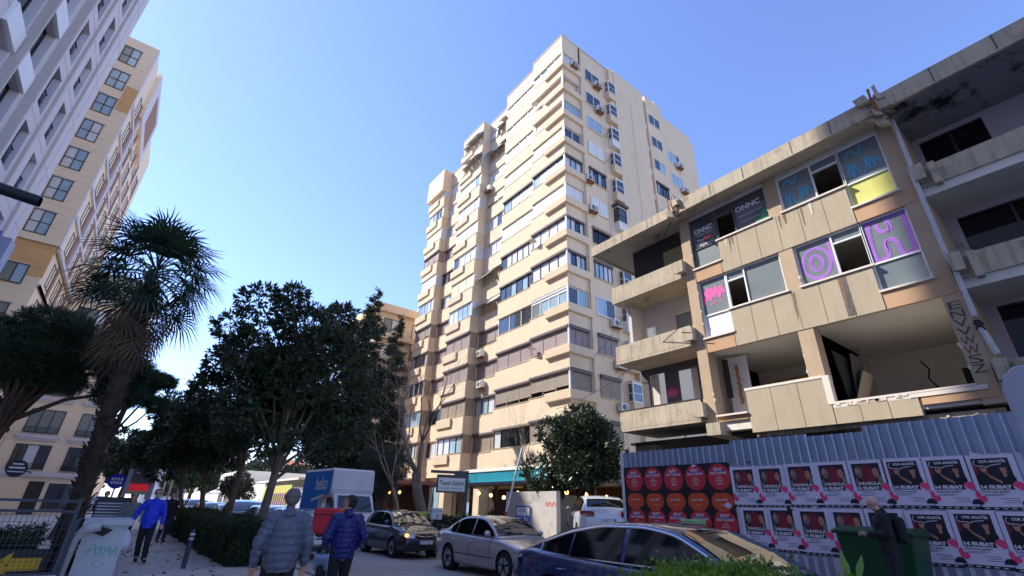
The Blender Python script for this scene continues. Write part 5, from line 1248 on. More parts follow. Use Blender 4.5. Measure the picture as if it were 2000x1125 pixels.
    def cross_window(ya, yb, nm, inset=.05):
        w = MB(); n = 10; mN = 8; vs = []
        for i in range(n+1):
            y = ya+(yb-ya)*i/n
            for j in range(mN+1):
                s = -1+2*j/mN; xa = xs(y, zr(y)-.055)-inset
                vs.append((xa*s, y0+y, top(y, s*.95)+.012+(.004)))
        w.add(vs, [(i*(mN+1)+j,i*(mN+1)+j+1,(i+1)*(mN+1)+j+1,(i+1)*(mN+1)+j) for i in range(n) for j in range(mN)]); return w.build(nm, M['carglass'] if nm=='windscreen' else M[glass], o, smooth=True)
    for s in (-1,1):
        for (a,b) in spec['sw']: side_window(a,b,s)
        if spec.get('chrome'):
            c = MB(); P = []; Q = []; a0, b0 = spec['sw'][0][0], spec['sw'][-1][1]
            for i in range(25):
                y = a0+(b0-a0)*i/24; P.append((s*(xs(y,zbelt(y)+.02)+.012), y0+y, zbelt(y)+.02)); h = max(zbelt(y)+.03, zr(y)-.06); Q.append((s*(xs(y,h)+.012), y0+y, h))
            c.tube(P+Q[::-1]+[P[0]], .014, 5); c.build('window_trim', M['chrome'], o)
        else:
            c = MB(); a0, b0 = spec['sw'][0][0], spec['sw'][-1][1]; P = [(s*(xs(y,zbelt(y)+.015)+.008), y0+y, zbelt(y)+.015) for y in np.linspace(a0,b0,9)]; c.tube(P, .01, 4); c.build('window_trim', M['trim'], o)
    cross_window(spec['ws'][0], spec['ws'][1], 'windscreen')
    cross_window(spec['rw'][0], spec['rw'][1], 'rear_window', .08)
    for ya in (axf, axr):
        for s in (-1,1): wheel(o, s*(hw-.115), y0+ya, r, s, spec.get('spokes',5))
    fz, rz = spec['fz'], spec['rz']
    for s in (-1,1):
        h = MB(); yy = [.0,.12,.3,.42]; 
        P = [(s*(wp(.02)*.97-.34), y0-.012, fz+.0),(s*(wp(.02)*.96), y0+.03, fz+.02),(s*(wp(.38)+.006), y0+.42, fz+.13),(s*(wp(.3)+.004), y0+.3, fz+.17),(s*(wp(.1)*.95), y0+.1, fz+.16),(s*(wp(.02)*.97-.36), y0+.02, fz+.12)]
        c = tuple(sum(p[i] for p in P)/6 for i in range(3)); c = (c[0]+s*.03, c[1]-.05, c[2])
        h.add(P+[c], [(i,(i+1)%6,6) for i in range(6)]); hl = h.build('headlight', M['lamp_c'], o)
        if lamp_on == s: q = MB(); q.sphere((s*(wp(.1)*.93), y0+.06, fz+.1), (.06,.06,.045), 10, 6); q.build('lit_bulb', M['lamp_on'], hl)
        h = MB(); yl = Ln
        P = [(s*(wp(yl)*.97-.28), y0+yl+.004, rz),(s*(wp(yl)*.965), y0+yl-.02, rz),(s*(wp(yl-.35)+.012), y0+yl-.35, rz+.06),(s*(wp(yl-.3)+.01), y0+yl-.3, rz+.17),(s*(wp(yl-.05)*.95+.012), y0+yl-.05, rz+.17),(s*(wp(yl)*.97-.28), y0+yl-.01, rz+.15)]
        c = tuple(sum(p[i] for p in P)/6 for i in range(3)); c = (c[0]+s*.03, c[1]+.04, c[2]); h.add(P+[c], [(i,(i+1)%6,6) for i in range(6)]); h.build('tail_light', M['lamp_r'], o)
        mr = MB(); ym = spec['sw'][0][0]+.12; mx = s*(wb(ym)+.12); mr.sphere((mx, y0+ym, zbelt(ym)+.09), (.1,.055,.07), 12, 8); mr.bar((s*wb(ym)*.98,y0+ym+.02,zbelt(ym)+.02),(mx,y0+ym+.01,zbelt(ym)+.06),.05,.03); mr.build('wing_mirror', pm if detail>1 else M['trim'], o, smooth=True)
        if detail > 1:
            for yd in spec.get('handles', (2.35,3.3)):
                d = MB(); z = spec['belt']-.13; d.tube([(s*(wp(yd)*.985), y0+yd-.09, z),(s*(wp(yd)*.985+.035), y0+yd-.05, z),(s*(wp(yd)*.985+.035), y0+yd+.05, z),(s*(wp(yd)*.985), y0+yd+.09, z)], .014, 6); d.build('door_handle', pm, o)
            d = MB()
            for yd in spec.get('doorlines', (1.45,2.48,3.35)):
                P = [(s*(wp(yd)*k+.002), y0+yd, zb+.12+(spec['belt']-.2-zb)*t) for t,k in ((0,.972),(.3,.995),(.5,1.0),(.7,.987),(.9,.965),(1.0,.95))]; d.tube(P, .006, 4)
            P = [(s*(wp(y)+.004), y0+y, .47) for y in np.linspace(axf+r*1.35, axr-r*1.35, 10)]; d.tube(P, .014, 4); d.build('door_gap', M['trim'], o)
    g = MB(); g.add([(-.42,y0-.03,fz+.02),(.42,y0-.03,fz+.02),(.38,y0-.005,fz+.14),(-.38,y0-.005,fz+.14)],[(0,1,2,3)]); g.box(-.55,.55,y0-.045,y0+.02,zb+.08,zb+.2); g.build('grille', M['trim'], o)
    g = MB(); g.tube([(-.4,y0-.035,fz+.1),(-.15,y0-.05,fz+.06),(.15,y0-.05,fz+.06),(.4,y0-.035,fz+.1)], .012, 5); g.lathe([(.055,-.07),(.055,-.05)],(0,y0+0,fz+.07),'y',16); g.build('badge', M['chrome'], o)
    for (yy, s) in ((y0-.055,-1),(y0+Ln+.02,1)):
        p = MB(); z = zb+.26 if s < 0 else rz-.16; p.box(-.26,.26,yy-.01,yy+.01,z,z+.11); p.box(-.26,-.22,yy-.0115,yy+.0115,z+.002,z+.108,1)
        if plate: text_geo(p, plate, (lambda u,v,d: (s*-1*-1*u if s < 0 else -u, yy+s*(.012), z+.055+v)), .1, w=.4, mi=2)
        p.build('number_plate', [M['plate'],M['pblue'],M['trim']], o, recalc=False)
    w = MB(); w.tube([(-.5,y0+spec['ws'][0]+.0,zr(spec['ws'][0])+.03),(.1,y0+spec['ws'][0]+.06,zr(spec['ws'][0]+.06)+.035)],.01,4); w.build('wiper', M['trim'], o)
    if name == 'sedan_car' and spec is COUPE: o.scale = (1.04,)*3
    o.location = loc; o.rotation_euler.z = radians(rot); return o
SEDAN = dict(L=4.6,W=1.76,belt=.94,axles=(.86,3.56),low=[(0,.56),(.08,.66),(.25,.74),(.7,.83),(1.25,.92),(2.4,.95),(3.7,1.0),(4.1,1.03),(4.45,1.01),(4.6,.92)],roof=[(1.2,.93),(1.6,1.19),(2.0,1.38),(2.4,1.43),(3.0,1.42),(3.35,1.34),(3.8,1.10),(4.0,1.03)],
    sw=[(1.42,2.42),(2.5,3.28),(3.32,3.62)],ws=(1.27,1.96),rw=(3.28,3.9),fz=.56,rz=.74,r=.32,spokes=5,doorlines=(1.5,2.46,3.3))
COUPE = dict(L=5.1,W=1.86,belt=.95,axles=(.95,4.0),low=[(0,.56),(.1,.68),(.3,.78),(.8,.88),(1.3,.96),(2.6,.97),(4.05,1.02),(4.55,1.04),(4.9,1.0),(5.1,.86)],roof=[(1.15,.96),(1.6,1.2),(2.05,1.38),(2.5,1.44),(3.2,1.43),(3.8,1.33),(4.35,1.16),(4.7,1.04)],
    sw=[(1.5,2.72),(2.8,3.68),(3.73,4.3)],ws=(1.25,2.0),rw=(3.8,4.55),fz=.6,rz=.74,r=.34,spokes=5,chrome=True,tumble=.5,doorlines=(1.55,2.76,3.8),handles=(2.6,3.75))
HATCH = dict(L=4.0,W=1.74,belt=.98,axles=(.8,3.32),low=[(0,.58),(.08,.68),(.3,.82),(.7,.93),(1.05,1.0),(2.2,1.0),(3.5,1.04),(3.85,1.02),(4.0,.85)],roof=[(.98,.99),(1.35,1.22),(1.75,1.42),(2.2,1.48),(2.9,1.46),(3.4,1.38),(3.75,1.15),(3.92,1.03)],
    sw=[(1.2,2.15),(2.22,2.95),(3.0,3.3)],ws=(1.04,1.72),rw=(3.42,3.8),fz=.62,rz=.82,r=.31,spokes=7,handles=(2.05,2.85),doorlines=(1.3,2.18,3.0))
SUV = dict(L=4.5,W=1.86,belt=1.12,zb=.26,axles=(.88,3.6),low=[(0,.68),(.08,.84),(.3,.98),(.9,1.08),(1.3,1.12),(2.4,1.13),(3.9,1.17),(4.35,1.12),(4.5,.9)],roof=[(1.2,1.12),(1.6,1.38),(2.0,1.58),(2.6,1.66),(3.4,1.64),(3.9,1.54),(4.25,1.28),(4.36,1.17)],
    sw=[(1.45,2.45),(2.52,3.35),(3.42,3.95)],ws=(1.26,1.94),rw=(3.92,4.26),fz=.78,rz=.98,r=.36,spokes=5,handles=(2.35,3.25),doorlines=(1.5,2.5,3.4))
P_ = {'silver': paint('champagne_silver_paint', S(184,176,176)), 'blue': paint('metallic_blue_paint', S(34,52,98), .25), 'charcoal': paint('charcoal_paint', S(44,48,58)), 'whitep': paint('white_car_paint', S(214,216,222), 0, .0), 'silver2': paint('silver_paint', S(176,180,188)), 'redp': paint('pink_red_paint', S(196,90,100), 0, .1), 'blackp': paint('black_paint', S(24,26,32)), 'lightblue': paint('pale_blue_paint', S(130,150,180))}
car('sedan_car','champagne silver sedan with five-spoke rims queuing between the dark hatchback and the blue car',(8.88,12.15,0),0,SEDAN,P_['silver'],'tint',plate='34 FH 1840')
car('sedan_car','metallic blue fastback car with chrome window trim, nearest in the foreground',(6.28,4.48,0),0,COUPE,P_['blue'],'tint')
car('hatchback_car','charcoal hatchback with one glowing headlight following the silver sedan',(8.78,18.25,0),0,HATCH,P_['charcoal'],'carglass',plate='34 NV 1923',lamp_on=-1)
car('suv_car','white suv showing its tail between the low wall and the poster hoarding',(14.35,13.5,.5),143,SUV,P_['whitep'],'tint',plate='16 AVT 715')
car('hatchback_car','dark car half hidden behind the charcoal hatchback and a scooter',(10.25,22.6,0),0,HATCH,P_['blackp'],'carglass')
GP = 'cars parked behind the hedge'
for i,(y,pp,sp,lab) in enumerate([(19.3,'silver2',SEDAN,'silver sedan parked nearest, seen between the big magnolia trunk and the grey puffer jacket'),(24.3,'whitep',HATCH,'white hatchback parked second in the row behind the hedge'),(28.9,'silver2',SUV,'silver suv parked third in the row behind the hedge'),(33.8,'whitep',SEDAN,'white sedan parked fourth in the row behind the hedge'),(38.6,'lightblue',HATCH,'pale blue hatchback parked fifth behind the hedge'),(43.4,'redp',HATCH,'pinkish red hatchback parked beyond the pale blue one'),(48.5,'whitep',SUV,'white suv parked far along the street beyond the red hatchback'),(53.5,'lightblue',SUV,'pale blue suv parked farthest in the row')]):
    car('parked_car',lab,(5.25,y,0),180 if i%2 else 0,sp,P_[pp],'carglass',group=GP,detail=1)
for i,(x,y,pp,sp,lab) in enumerate([(9.9,29.5,'whitep',HATCH,'white hatchback in the far lane behind the box truck'),(8.2,34.5,'silver2',SEDAN,'silver sedan far behind the box truck'),(8.2,41,'blackp',SUV,'black suv far behind the box truck'),(1.0,62,'silver2',HATCH,'silver hatchback far down the street left of the display board'),(-1.4,66,'whitep',SUV,'white suv far down the street near the palm trunk'),(3.4,70,'silver2',SUV,'silver suv far away below the display board')]):
    car('parked_car',lab,(x,y,0),0,sp,P_[pp],'carglass',group='cars further down the street',detail=1)
# box truck
def truck():
    o = thing('box_truck','white cab truck with a blue sided cargo box marked beko','truck',(8.4,25,0))
    m_b = mat('truck_blue_side', S(30,120,200), .8, var=.05, spec=.2); m_w = mat('truck_box_white', S(214,212,214), .5, var=.06, stain=(S(150,140,130),1.5,.6,.5))
    b = MB(); f = lambda p,a: (a,p[0],p[1])
    prof = [(22.9,1.98),(22.82,2.2),(22.95,3.02),(23.05,3.1),(27.3,3.12),(27.35,1.0),(24.4,.98),(24.35,1.98)]
    b.prism(prof, f, 7.42, 9.38); b.build('cargo_box', m_w, o, bevel=.05)
    s = MB(); s.prism([(23.0,2.0),(23.0,2.98),(27.25,3.04),(27.25,1.08),(24.45,1.08),(24.4,2.0)], f, 7.40, 7.425); side = s.build('side_panel', m_b, o)
    fs = lambda cy,cz: (lambda u,v,d: (7.398-d*.5, cy-u, cz+v))
    g = MB(); text_geo(g,'beko',fs(24.3,2.45),.85,w=1.7,bold=.012); g.obox((7.396,24.6,1.85),(.002,0,0),(0,-.85,.1),(0,0,.06)); text_geo(g,'beko.com',fs(25.6,1.35),.2,w=.8); g.build('lettering', M['letters_w'], side, recalc=False)
    c = MB(); prof = [(21.55,.55),(21.5,.95),(21.62,1.08),(22.15,1.24),(22.62,1.96),(22.8,2.04),(24.3,2.04),(24.3,.5),(21.6,.42)]
    c.prism(prof, f, 7.5, 9.3); c.build('cab', mat('truck_cab_white', S(222,220,222), .35, var=.04, coat=.6), o, bevel=.05)
    w = MB(); w.add([(7.62,22.185,1.30),(9.18,22.185,1.30),(9.12,22.6,1.93),(7.68,22.6,1.93)],[(0,1,2,3)]); w.v = [(x,y-.03,z+.03) for x,y,z in w.v]; w.build('windscreen', M['carglass'], o, recalc=False)
    for x in (7.485,9.315):
        w = MB(); w.prism([(22.45,1.3),(22.8,1.88),(23.45,1.88),(23.45,1.25)], f, x-.01, x+.01); w.build('side_window', M['tint'], o)
        mr = MB(); sx = -1 if x < 8 else 1; mr.box(x+sx*.1-.06,x+sx*.1+.06,22.3,22.36,1.35,1.75); mr.bar((x,22.4,1.5),(x+sx*.1,22.34,1.5),.03); mr.build('wing_mirror', M['trim'], o)
    for s_ in (-1,1):
        h = MB(); h.box(8.4+s_*.72-.14,8.4+s_*.72+.14,21.47,21.6,.72,.92); h.build('headlight', M['lamp_c'], o)
    MB().box(7.9,8.9,21.46,21.56,.7,.88).build('grille', M['trim'], o); MB().box(7.5,9.3,21.42,21.6,.38,.6).build('bumper', M['trim'], o)
    MB().box(7.75,9.05,23.5,27.2,.7,.95).build('chassis', M['trim'], o)
    w = MB(); w.tube([(7.9,22.14,1.31),(8.6,22.2,1.36)],.012,4); w.build('wiper', M['trim'], o)
    for y in (22.4,26.2):
        for s_ in (-1,1): wheel(o, 8.4+s_*.8, y, .36, s_, 6)
truck()
# scooters
def scooter(label, loc, rot, boxm, group, mark=None, boxz=.98, body='lightblue'):
    o = thing('delivery_scooter', label, 'scooter', (0,0,0), group)
    for y in (-.62,.62):
        w = MB(); w.lathe([(.15,-.05),(.24,-.05),(.26,0),(.24,.05),(.15,.05)],(0,y,.26),'x',20); wo = w.build('wheel', M['tyre'], o, smooth=True); h = MB(); h.lathe([(.15,-.04),(.15,.04)],(0,y,.26),'x',16); h.build('hub', M['rim'], wo)
    b = MB(); f = lambda p,a: (a,p[0],p[1])
    b.prism([(-.5,.62),(-.42,.95),(-.34,.98),(-.32,.5),(-.2,.34),(.2,.34),(.3,.6),(.75,.68),(.8,.6),(.7,.38),(.35,.3),(.2,.22),(-.3,.22),(-.45,.35)], f, -.14, .14); b.build('body', P_[body], o, bevel=.03)
    s = MB(); s.prism([(.05,.66),(.1,.74),(.6,.8),(.78,.76),(.75,.68),(.25,.62)], f, -.13, .13); s.build('seat', M['trim'], o, bevel=.03)
    h = MB(); h.tube([(0,-.62,.26),(0,-.5,.7),(0,-.38,1.02)],.03,8); h.tube([(-.33,-.3,1.06),(-.1,-.38,1.02),(.1,-.38,1.02),(.33,-.3,1.06)],.018,6); h.build('handlebar', M['trim'], o)
    fd = MB(); fd.prism([(-.9,.42),(-.62,.56),(-.38,.42),(-.4,.38),(-.62,.5),(-.88,.38)], f, -.08, .08); fd.build('mudguard', P_[body], o)
    x = MB(); x.box(-.24,.24,.52,.98,boxz,boxz+.45); bx = x.build('delivery_box', boxm, o, bevel=.03); MB().box(-.25,.25,.51,.99,boxz+.33,boxz+.345).build('lid_seam', M['trim'], bx)
    r = MB(); r.box(-.15,.15,.5,.95,boxz-.03,boxz); r.bar((0,.6,.72),(0,.75,boxz),.03); r.build('rack', M['trim'], o)
    if mark:
        g = MB(); text_geo(g, mark, lambda u,v,d: (-.243-d, .75-u, boxz+.18+v), .3 if len(mark)==1 else .13, w=.2 if len(mark)==1 else .36, bold=.01); text_geo(g, mark, lambda u,v,d: (u, .518-d, boxz+.18+v), .3 if len(mark)==1 else .13, w=.2 if len(mark)==1 else .36, bold=.01); g.build('lettering', M['letters_w'], bx, recalc=False)
    for s_ in (-1,1): mm = MB(); mm.tube([(s_*.25,-.32,1.05),(s_*.3,-.36,1.25)],.008,4); mm.sphere((s_*.3,-.36,1.28),(.05,.015,.04),8,6); mm.build('mirror', M['trim'], o)
    o.location = loc; o.rotation_euler.z = radians(rot)
boxred = mat('red_box_plastic', S(196,28,44), .4, var=.05, coat=.3); boxgreen = mat('green_box_plastic', S(150,196,60), .5, var=.06); boxlime = mat('pale_green_box', S(150,190,130), .5, var=.06)
scooter('delivery scooter with a bright red top box between the two men in puffer jackets',(3.75,10.9,.08),150,boxred,'delivery scooters','Y',1.0)
scooter('delivery scooter with a yellow-green bag parked right of the charcoal hatchback',(10.35,18.6,.0),95,boxgreen,'delivery scooters','getir',.98,'blackp')
scooter('delivery scooter with a pale green box behind the roof of the blue car',(12.1,8.7,.08),180,boxlime,'delivery scooters',None,.98,'blackp')
scooter('dark scooter with a white box beside the restaurant planting',(11.6,19.2,.18),70,mat('white_box_plastic',S(214,214,214),.5,var=.05),'delivery scooters',None,.95,'blackp')
# ------------------------------------------------------------------ people
M['skin'] = mat('skin', S(196,146,120), .55, var=.08, scale=9); M['skin_pale'] = mat('pale_skin', S(206,164,146), .55, var=.06, scale=9)
M['hair_g'] = mat('grey_hair', S(112,106,104), .7, var=.4, scale=40, aniso=(6,6,1)); M['hair_d'] = mat('dark_hair', (.014,.011,.01), .6, var=.4, scale=40, aniso=(6,6,1))
M['puff_g'] = mat('grey_puffer_fabric', S(94,99,114), .42, var=.1, scale=7, bump=.3, bscale=45); M['puff_b'] = mat('blue_puffer_fabric', S(10,26,98), .42, var=.12, scale=7, bump=.3, bscale=45)
M['blue_coat'] = mat('bright_blue_jacket', S(28,62,214), .55, var=.08, scale=5, bump=.3, bscale=16); M['cloth_b'] = mat('black_cloth', (.012,.012,.014), .85, var=.25, scale=6, bump=.2, bscale=30)
M['cloth_g'] = mat('grey_knit', S(128,134,140), .9, var=.1, scale=8, bump=.3, bscale=60); M['jeans'] = mat('dark_jeans', S(50,60,84), .85, var=.15, scale=8); M['shoe'] = mat('black_shoe', (.01,.01,.01), .5, var=.1)
def capsule(mb, a, ra, b, rb, sx=1.0, n=14):
    a, b = Vector(a), Vector(b); d = (b-a); L_ = d.length or 1e-4; d = d/L_ if L_ > 1e-5 else Vector((0,0,1))
    rings = []; rad = []
    for k in range(5): t = -pi/2+k*pi/8; rings.append(a+d*ra*sin(t)); rad.append(max(1e-3, ra*cos(t)))
    for k in range(5): t = k*pi/8; rings.append(b+d*rb*sin(t)); rad.append(max(1e-3, rb*cos(t)))
    s = len(mb.v); mb.tube(rings, rad, n)
    if sx != 1.0:
        cx = a.lerp(b,.5)
        for i in range(s, len(mb.v)): v = mb.v[i]; mb.v[i] = (cx.x+(v[0]-cx.x)*sx, v[1], v[2])
def remesh(mb, vox, name, m, parent, smooth=6, fn=None):
    ob = mb.build(name, m, parent); md = ob.modifiers.new('r','REMESH'); md.mode = 'VOXEL'; md.voxel_size = vox; md.use_smooth_shade = True
    if smooth: sm = ob.modifiers.new('s','SMOOTH'); sm.iterations = smooth; sm.factor = .5
    dg = bpy.context.evaluated_depsgraph_get(); dg.update(); me = bpy.data.meshes.new_from_object(ob.evaluated_get(dg)); ob.modifiers.clear(); old = ob.data; ob.data = me; bpy.data.meshes.remove(old)
    me.materials.clear(); me.materials.append(m); me.polygons.foreach_set('use_smooth', [True]*len(me.polygons)); me.name = name
    if fn:
        nv = len(me.vertices); co = np.zeros(nv*3); me.vertices.foreach_get('co', co); co = co.reshape(-1,3); no = np.array([v.normal[:] for v in me.vertices]); co = fn(co, no); me.vertices.foreach_set('co', co.reshape(-1)); me.update()
    return ob
def hand(mb, w, d, curl=.4, palm_dir=Vector((0,0,0)), sgn=1):
    """palm + five fingers from wrist w pointing along d"""
    w = Vector(w); d = Vector(d).normalized(); s = d.cross(Vector((0,1,.1))).normalized(); nrm = s.cross(d).normalized()*sgn
    capsule(mb, w, .026, w+d*.04, .03); 
    for k in (-1,-.33,.33,1): capsule(mb, w+d*.03+s*k*.016, .017, w+d*.085+s*k*.026, .013)
    for k, l in ((-1,.065),(-.33,.078),(.33,.075),(1,.058)):
        p = w+d*.085+s*k*.027; q = p+(d*cos(curl)+nrm*sin(curl)).normalized()*l*.55; e = q+(d*cos(curl*2.4)+nrm*sin(curl*2.4)).normalized()*l*.5
        capsule(mb, p, .0105, q, .0095, n=8); capsule(mb, q, .0095, e, .0075, n=8)
    t0 = w+d*.02-s*.026; t1 = t0+(d*.6-s*.75+nrm*.3).normalized()*.045; t2 = t1+(d*.9-s*.2+nrm*.4).normalized()*.032
    capsule(mb, t0, .014, t1, .0115, n=8); capsule(mb, t1, .0115, t2, .009, n=8)
def person(label, loc, rot, J, top, legs, hair, skin, scale=1.0, quilt=0, hairstyle='short', extra=None, vox=.013, belly=1.0, group=None, shoes='shoe', jacket_len=.0):
    o = thing('person', label, 'person', (0,0,0), group)
    j = dict(hipL=(-.095,0,.92), hipR=(.095,0,.92), kneeL=(-.10,-.02,.5), kneeR=(.10,-.02,.5), ankL=(-.1,.02,.09), ankR=(.1,.02,.09), toeL=(-.12,-.17,.045), toeR=(.12,-.17,.045),
             shL=(-.185,0,1.42), shR=(.185,0,1.42), elL=(-.25,.02,1.14), elR=(.25,.02,1.14), wrL=(-.26,-.06,.9), wrR=(.26,-.06,.9), neck=(0,.01,1.49), head=(0,-.02,1.635), chest=(0,.0,1.3), waist=(0,0,1.05))
    j.update(J); V = {k: Vector(v) for k, v in j.items()}
    hd = V['head']; fd = Vector(J.get('face', (0,-1,0))).normalized(); sd = fd.cross(Vector((0,0,1))).normalized(); upv = sd.cross(fd).normalized()
    b = MB()
    capsule(b, V['waist'], .125, V['chest'], .135, 1.18); capsule(b, V['chest'], .12, V['chest']+Vector((0,0,.06)), .1, 1.5); capsule(b, V['waist'], .12, (V['hipL']+V['hipR'])/2, .125, 1.25)
    capsule(b, V['shL'], .055, V['shR'], .055); capsule(b, V['chest']+Vector((0,0,.1)), .07, V['neck'], .055); capsule(b, V['neck'], .054, hd+Vector((0,0,-.06)), .054)
    for s in 'LR':
        capsule(b, V['sh'+s], .053, V['el'+s], .04); capsule(b, V['el'+s], .039, V['wr'+s], .026)
        capsule(b, V['hip'+s], .085, V['knee'+s], .055); capsule(b, V['knee'+s], .054, V['ank'+s], .036); capsule(b, V['ank'+s], .035, V['toe'+s], .03)
        hand(b, V['wr'+s], V['wr'+s]-V['el'+s] if 'hd'+s not in J else Vector(J['hd'+s]), .45, sgn=1 if s=='L' else -1)
    # head: skull, jaw, nose, ears
    capsule(b, hd+upv*.035+fd*-.012, .088, hd+upv*.03+fd*.012, .086); capsule(b, hd+upv*.0+fd*.03, .07, hd-upv*.06+fd*.05, .045); capsule(b, hd-upv*.055+fd*.055, .035, hd-upv*.075+fd*.06, .03)
    capsule(b, hd+upv*.02+fd*.092, .009, hd-upv*.012+fd*.108, .014, n=8); capsule(b, hd+upv*.035+sd*-.04+fd*.082, .012, hd+upv*.035+sd*.04+fd*.082, .012, n=8)
    capsule(b, hd-upv*.042+sd*-.018+fd*.088, .008, hd-upv*.042+sd*.018+fd*.088, .008, n=8)
    for s in (-1,1): capsule(b, hd+sd*s*.084+upv*.02-fd*.005, .014, hd+sd*s*.082-upv*.02-fd*.0, .011, n=8)
    body = remesh(b, vox*.75, 'body', M[skin], o, 4)
    e = MB()
    for s in (-1,1): e.sphere(tuple(hd+sd*s*.031+upv*.018+fd*.088), .0085, 8, 6)
    e.build('eyes', M['hair_d'], o)
    # hair
    h = MB()
    if hairstyle != 'bald':
        capsule(h, hd+upv*.042-fd*.02, .09, hd+upv*.04+fd*.0, .086); capsule(h, hd+upv*.01-fd*.042, .068, hd-upv*.02-fd*.042, .052)
        capsule(h, hd+upv*.065+fd*.03, .048, hd+upv*.055+fd*.052, .036)
        if hairstyle == 'full': capsule(h, hd+upv*.04-fd*.028, .094, hd-upv*.005-fd*.036, .076)
        for s in (-1,1): capsule(h, hd+sd*s*.062+upv*.04-fd*.02, .032, hd+sd*s*.07-upv*.01-fd*.01, .02)
        rg = np.random.default_rng(3)
        remesh(h, vox*.8, 'hair', M[hair], o, 3, lambda c,n: c+n*(rg.uniform(-.004,.007,(len(c),1))+.004*np.sin(c[:,0:1]*260+c[:,2:3]*90)+.003*np.sin(c[:,1:2]*310)))
    # trousers
    t = MB()
    for s in 'LR': capsule(t, V['hip'+s], .105, V['knee'+s], .078); capsule(t, V['knee'+s], .076, V['ank'+s]+Vector((0,0,.0)), .062)
    capsule(t, (V['hipL']+V['hipR'])/2+Vector((0,0,.03)), .125, V['waist'], .13, 1.22); rg = np.random.default_rng(8)
    remesh(t, vox, 'trousers', M[legs], o, 5, lambda c,n: c+n*(.006*np.sin(c[:,2:3]*55+c[:,0:1]*30)*np.clip((.7-c[:,2:3])*2,0,1)))
    for s in 'LR':
        f = MB(); capsule(f, V['ank'+s]+Vector((0,.02,-.035)), .045, V['toe'+s], .042); capsule(f, V['ank'+s], .045, V['ank'+s]+Vector((0,0,.02)), .045); remesh(f, vox*.8, 'shoe', M[shoes], o, 3)
    # jacket
    q = 1.0+quilt*6; c = MB(); hem = (V['hipL']+V['hipR'])/2+Vector((0,0,-.02-jacket_len))
    capsule(c, V['waist'], .15*belly*q**.5, V['chest'], .155*q**.5, 1.22); capsule(c, V['waist'], .15*belly*q**.5, hem, .150*q**.5, 1.22); capsule(c, V['chest'], .13, V['chest']+Vector((0,0,.07)), .11, 1.55)
    capsule(c, V['shL'], .075*q**.4, V['shR'], .075*q**.4); capsule(c, V['chest']+Vector((0,0,.1)), .09, V['neck']+Vector((0,0,-.0)), .075)
    for s in 'LR':
        wr = V['el'+s].lerp(V['wr'+s], .93); capsule(c, V['sh'+s], .078*q**.5, V['el'+s], .066*q**.5); capsule(c, V['el'+s], .065*q**.5, wr, .048*q**.5)
    segs = [('torso', hem, V['chest']+Vector((0,0,.2)), .2)]+[('arm', V['sh'+s], V['el'+s], .07) for s in 'LR']+[('arm', V['el'+s], wr_, .06) for s, wr_ in (('L', V['wrL']), ('R', V['wrR']))]
    def qf(co, no):
        lim = hem.z-.07; mk = (np.abs(co[:,0]-hem.x) < .215) & (co[:,2] < lim); co[mk,2] = lim+(co[mk,2]-lim)*.12
        if not quilt:
            return co+no*(.005*np.sin(co[:,2:3]*34+np.sin(co[:,0:1]*22)*2)+.003*np.sin(co[:,0:1]*60+co[:,2:3]*25))
        best = np.full(len(co), 9e9); par = np.zeros(len(co))
        for (k, a, b_, r_) in segs:
            a = np.array(a[:]); b_ = np.array(b_[:]); d = b_-a; L2 = np.linalg.norm(d); d = d/L2; t_ = np.clip((co-a)@d, 0, L2); dist = np.linalg.norm(co-a-np.outer(t_, d), axis=1)-r_*(1.0 if k=='torso' else 1)
            m_ = dist < best; best[m_] = dist[m_]; par[m_] = (co[m_,2] if k == 'torso' else t_[m_]+.02)
        w_ = np.abs(np.sin(par*pi/(.075 if quilt < .02 else .085)+.12*np.sin(co[:,0]*25)))**.45
        return co+no*((w_-.62)[:,None]*quilt*.8+.003*np.sin(co[:,0:1]*70+co[:,2:3]*40))
    remesh(c, vox*.85 if quilt else vox, 'jacket', M[top], o, 5 if quilt else 6, qf)
    col = MB(); nk = V['neck']; col.lathe([(.09,nk.z-.06),(.092,nk.z-.03),(.084,nk.z+.01),(.076,nk.z+.01),(.078,nk.z-.03)],(nk.x,nk.y,0),'z',20); col.build('collar', M[top], o, smooth=True)
    if extra: extra(o, V, hd, fd, sd, upv)
    o.scale = (scale,)*3; o.location = loc; o.rotation_euler.z = radians(rot); return o
# two men walking away in the foreground (backs to the camera: local -y faces away => rot 180 + heading)
person('man with grey hair in a slate-grey quilted puffer jacket, seen from behind', (1.80,7.0,.02), 172, dict(ankR=(.11,.22,.16), kneeR=(.11,-.02,.52), elL=(-.285,.03,1.14), elR=(.285,.05,1.14), wrL=(-.29,-.06,.90), wrR=(.29,-.02,.90), hdL=(-.03,-.1,-1), hdR=(.03,-.1,-1), head=(0,-.03,1.64)), 'puff_g','cloth_b','hair_g','skin', .99, .024, 'full', belly=1.12)
person('dark-haired man in a royal blue quilted puffer jacket with his head turned left', (3.06,8.35,.02), 176, dict(face=(.85,-.5,-.05), kneeL=(-.1,-.1,.53), ankL=(-.1,.05,.1), elL=(-.3,.05,1.14), elR=(.3,.04,1.14), wrL=(-.25,-.16,.97), wrR=(.25,-.16,.97), head=(0.0,-.02,1.635)), 'puff_b','cloth_b','hair_d','skin', .975, .018, 'full', belly=1.08)
def glasses(o, V, hd, fd, sd, up):
    g = MB()
    for s in (-1,1): g.sphere(tuple(hd+sd*s*.034+up*.018+fd*.095), (.028,.014,.019), 10, 6)
    g.bar(hd-sd*.08+up*.02+fd*.0, hd-sd*.06+up*.02+fd*.09, .008); g.bar(hd+sd*.08+up*.02, hd+sd*.06+up*.02+fd*.09, .008); g.bar(hd-sd*.06+up*.022+fd*.092, hd+sd*.06+up*.022+fd*.092, .01); g.build('sunglasses', M['trim'], o)
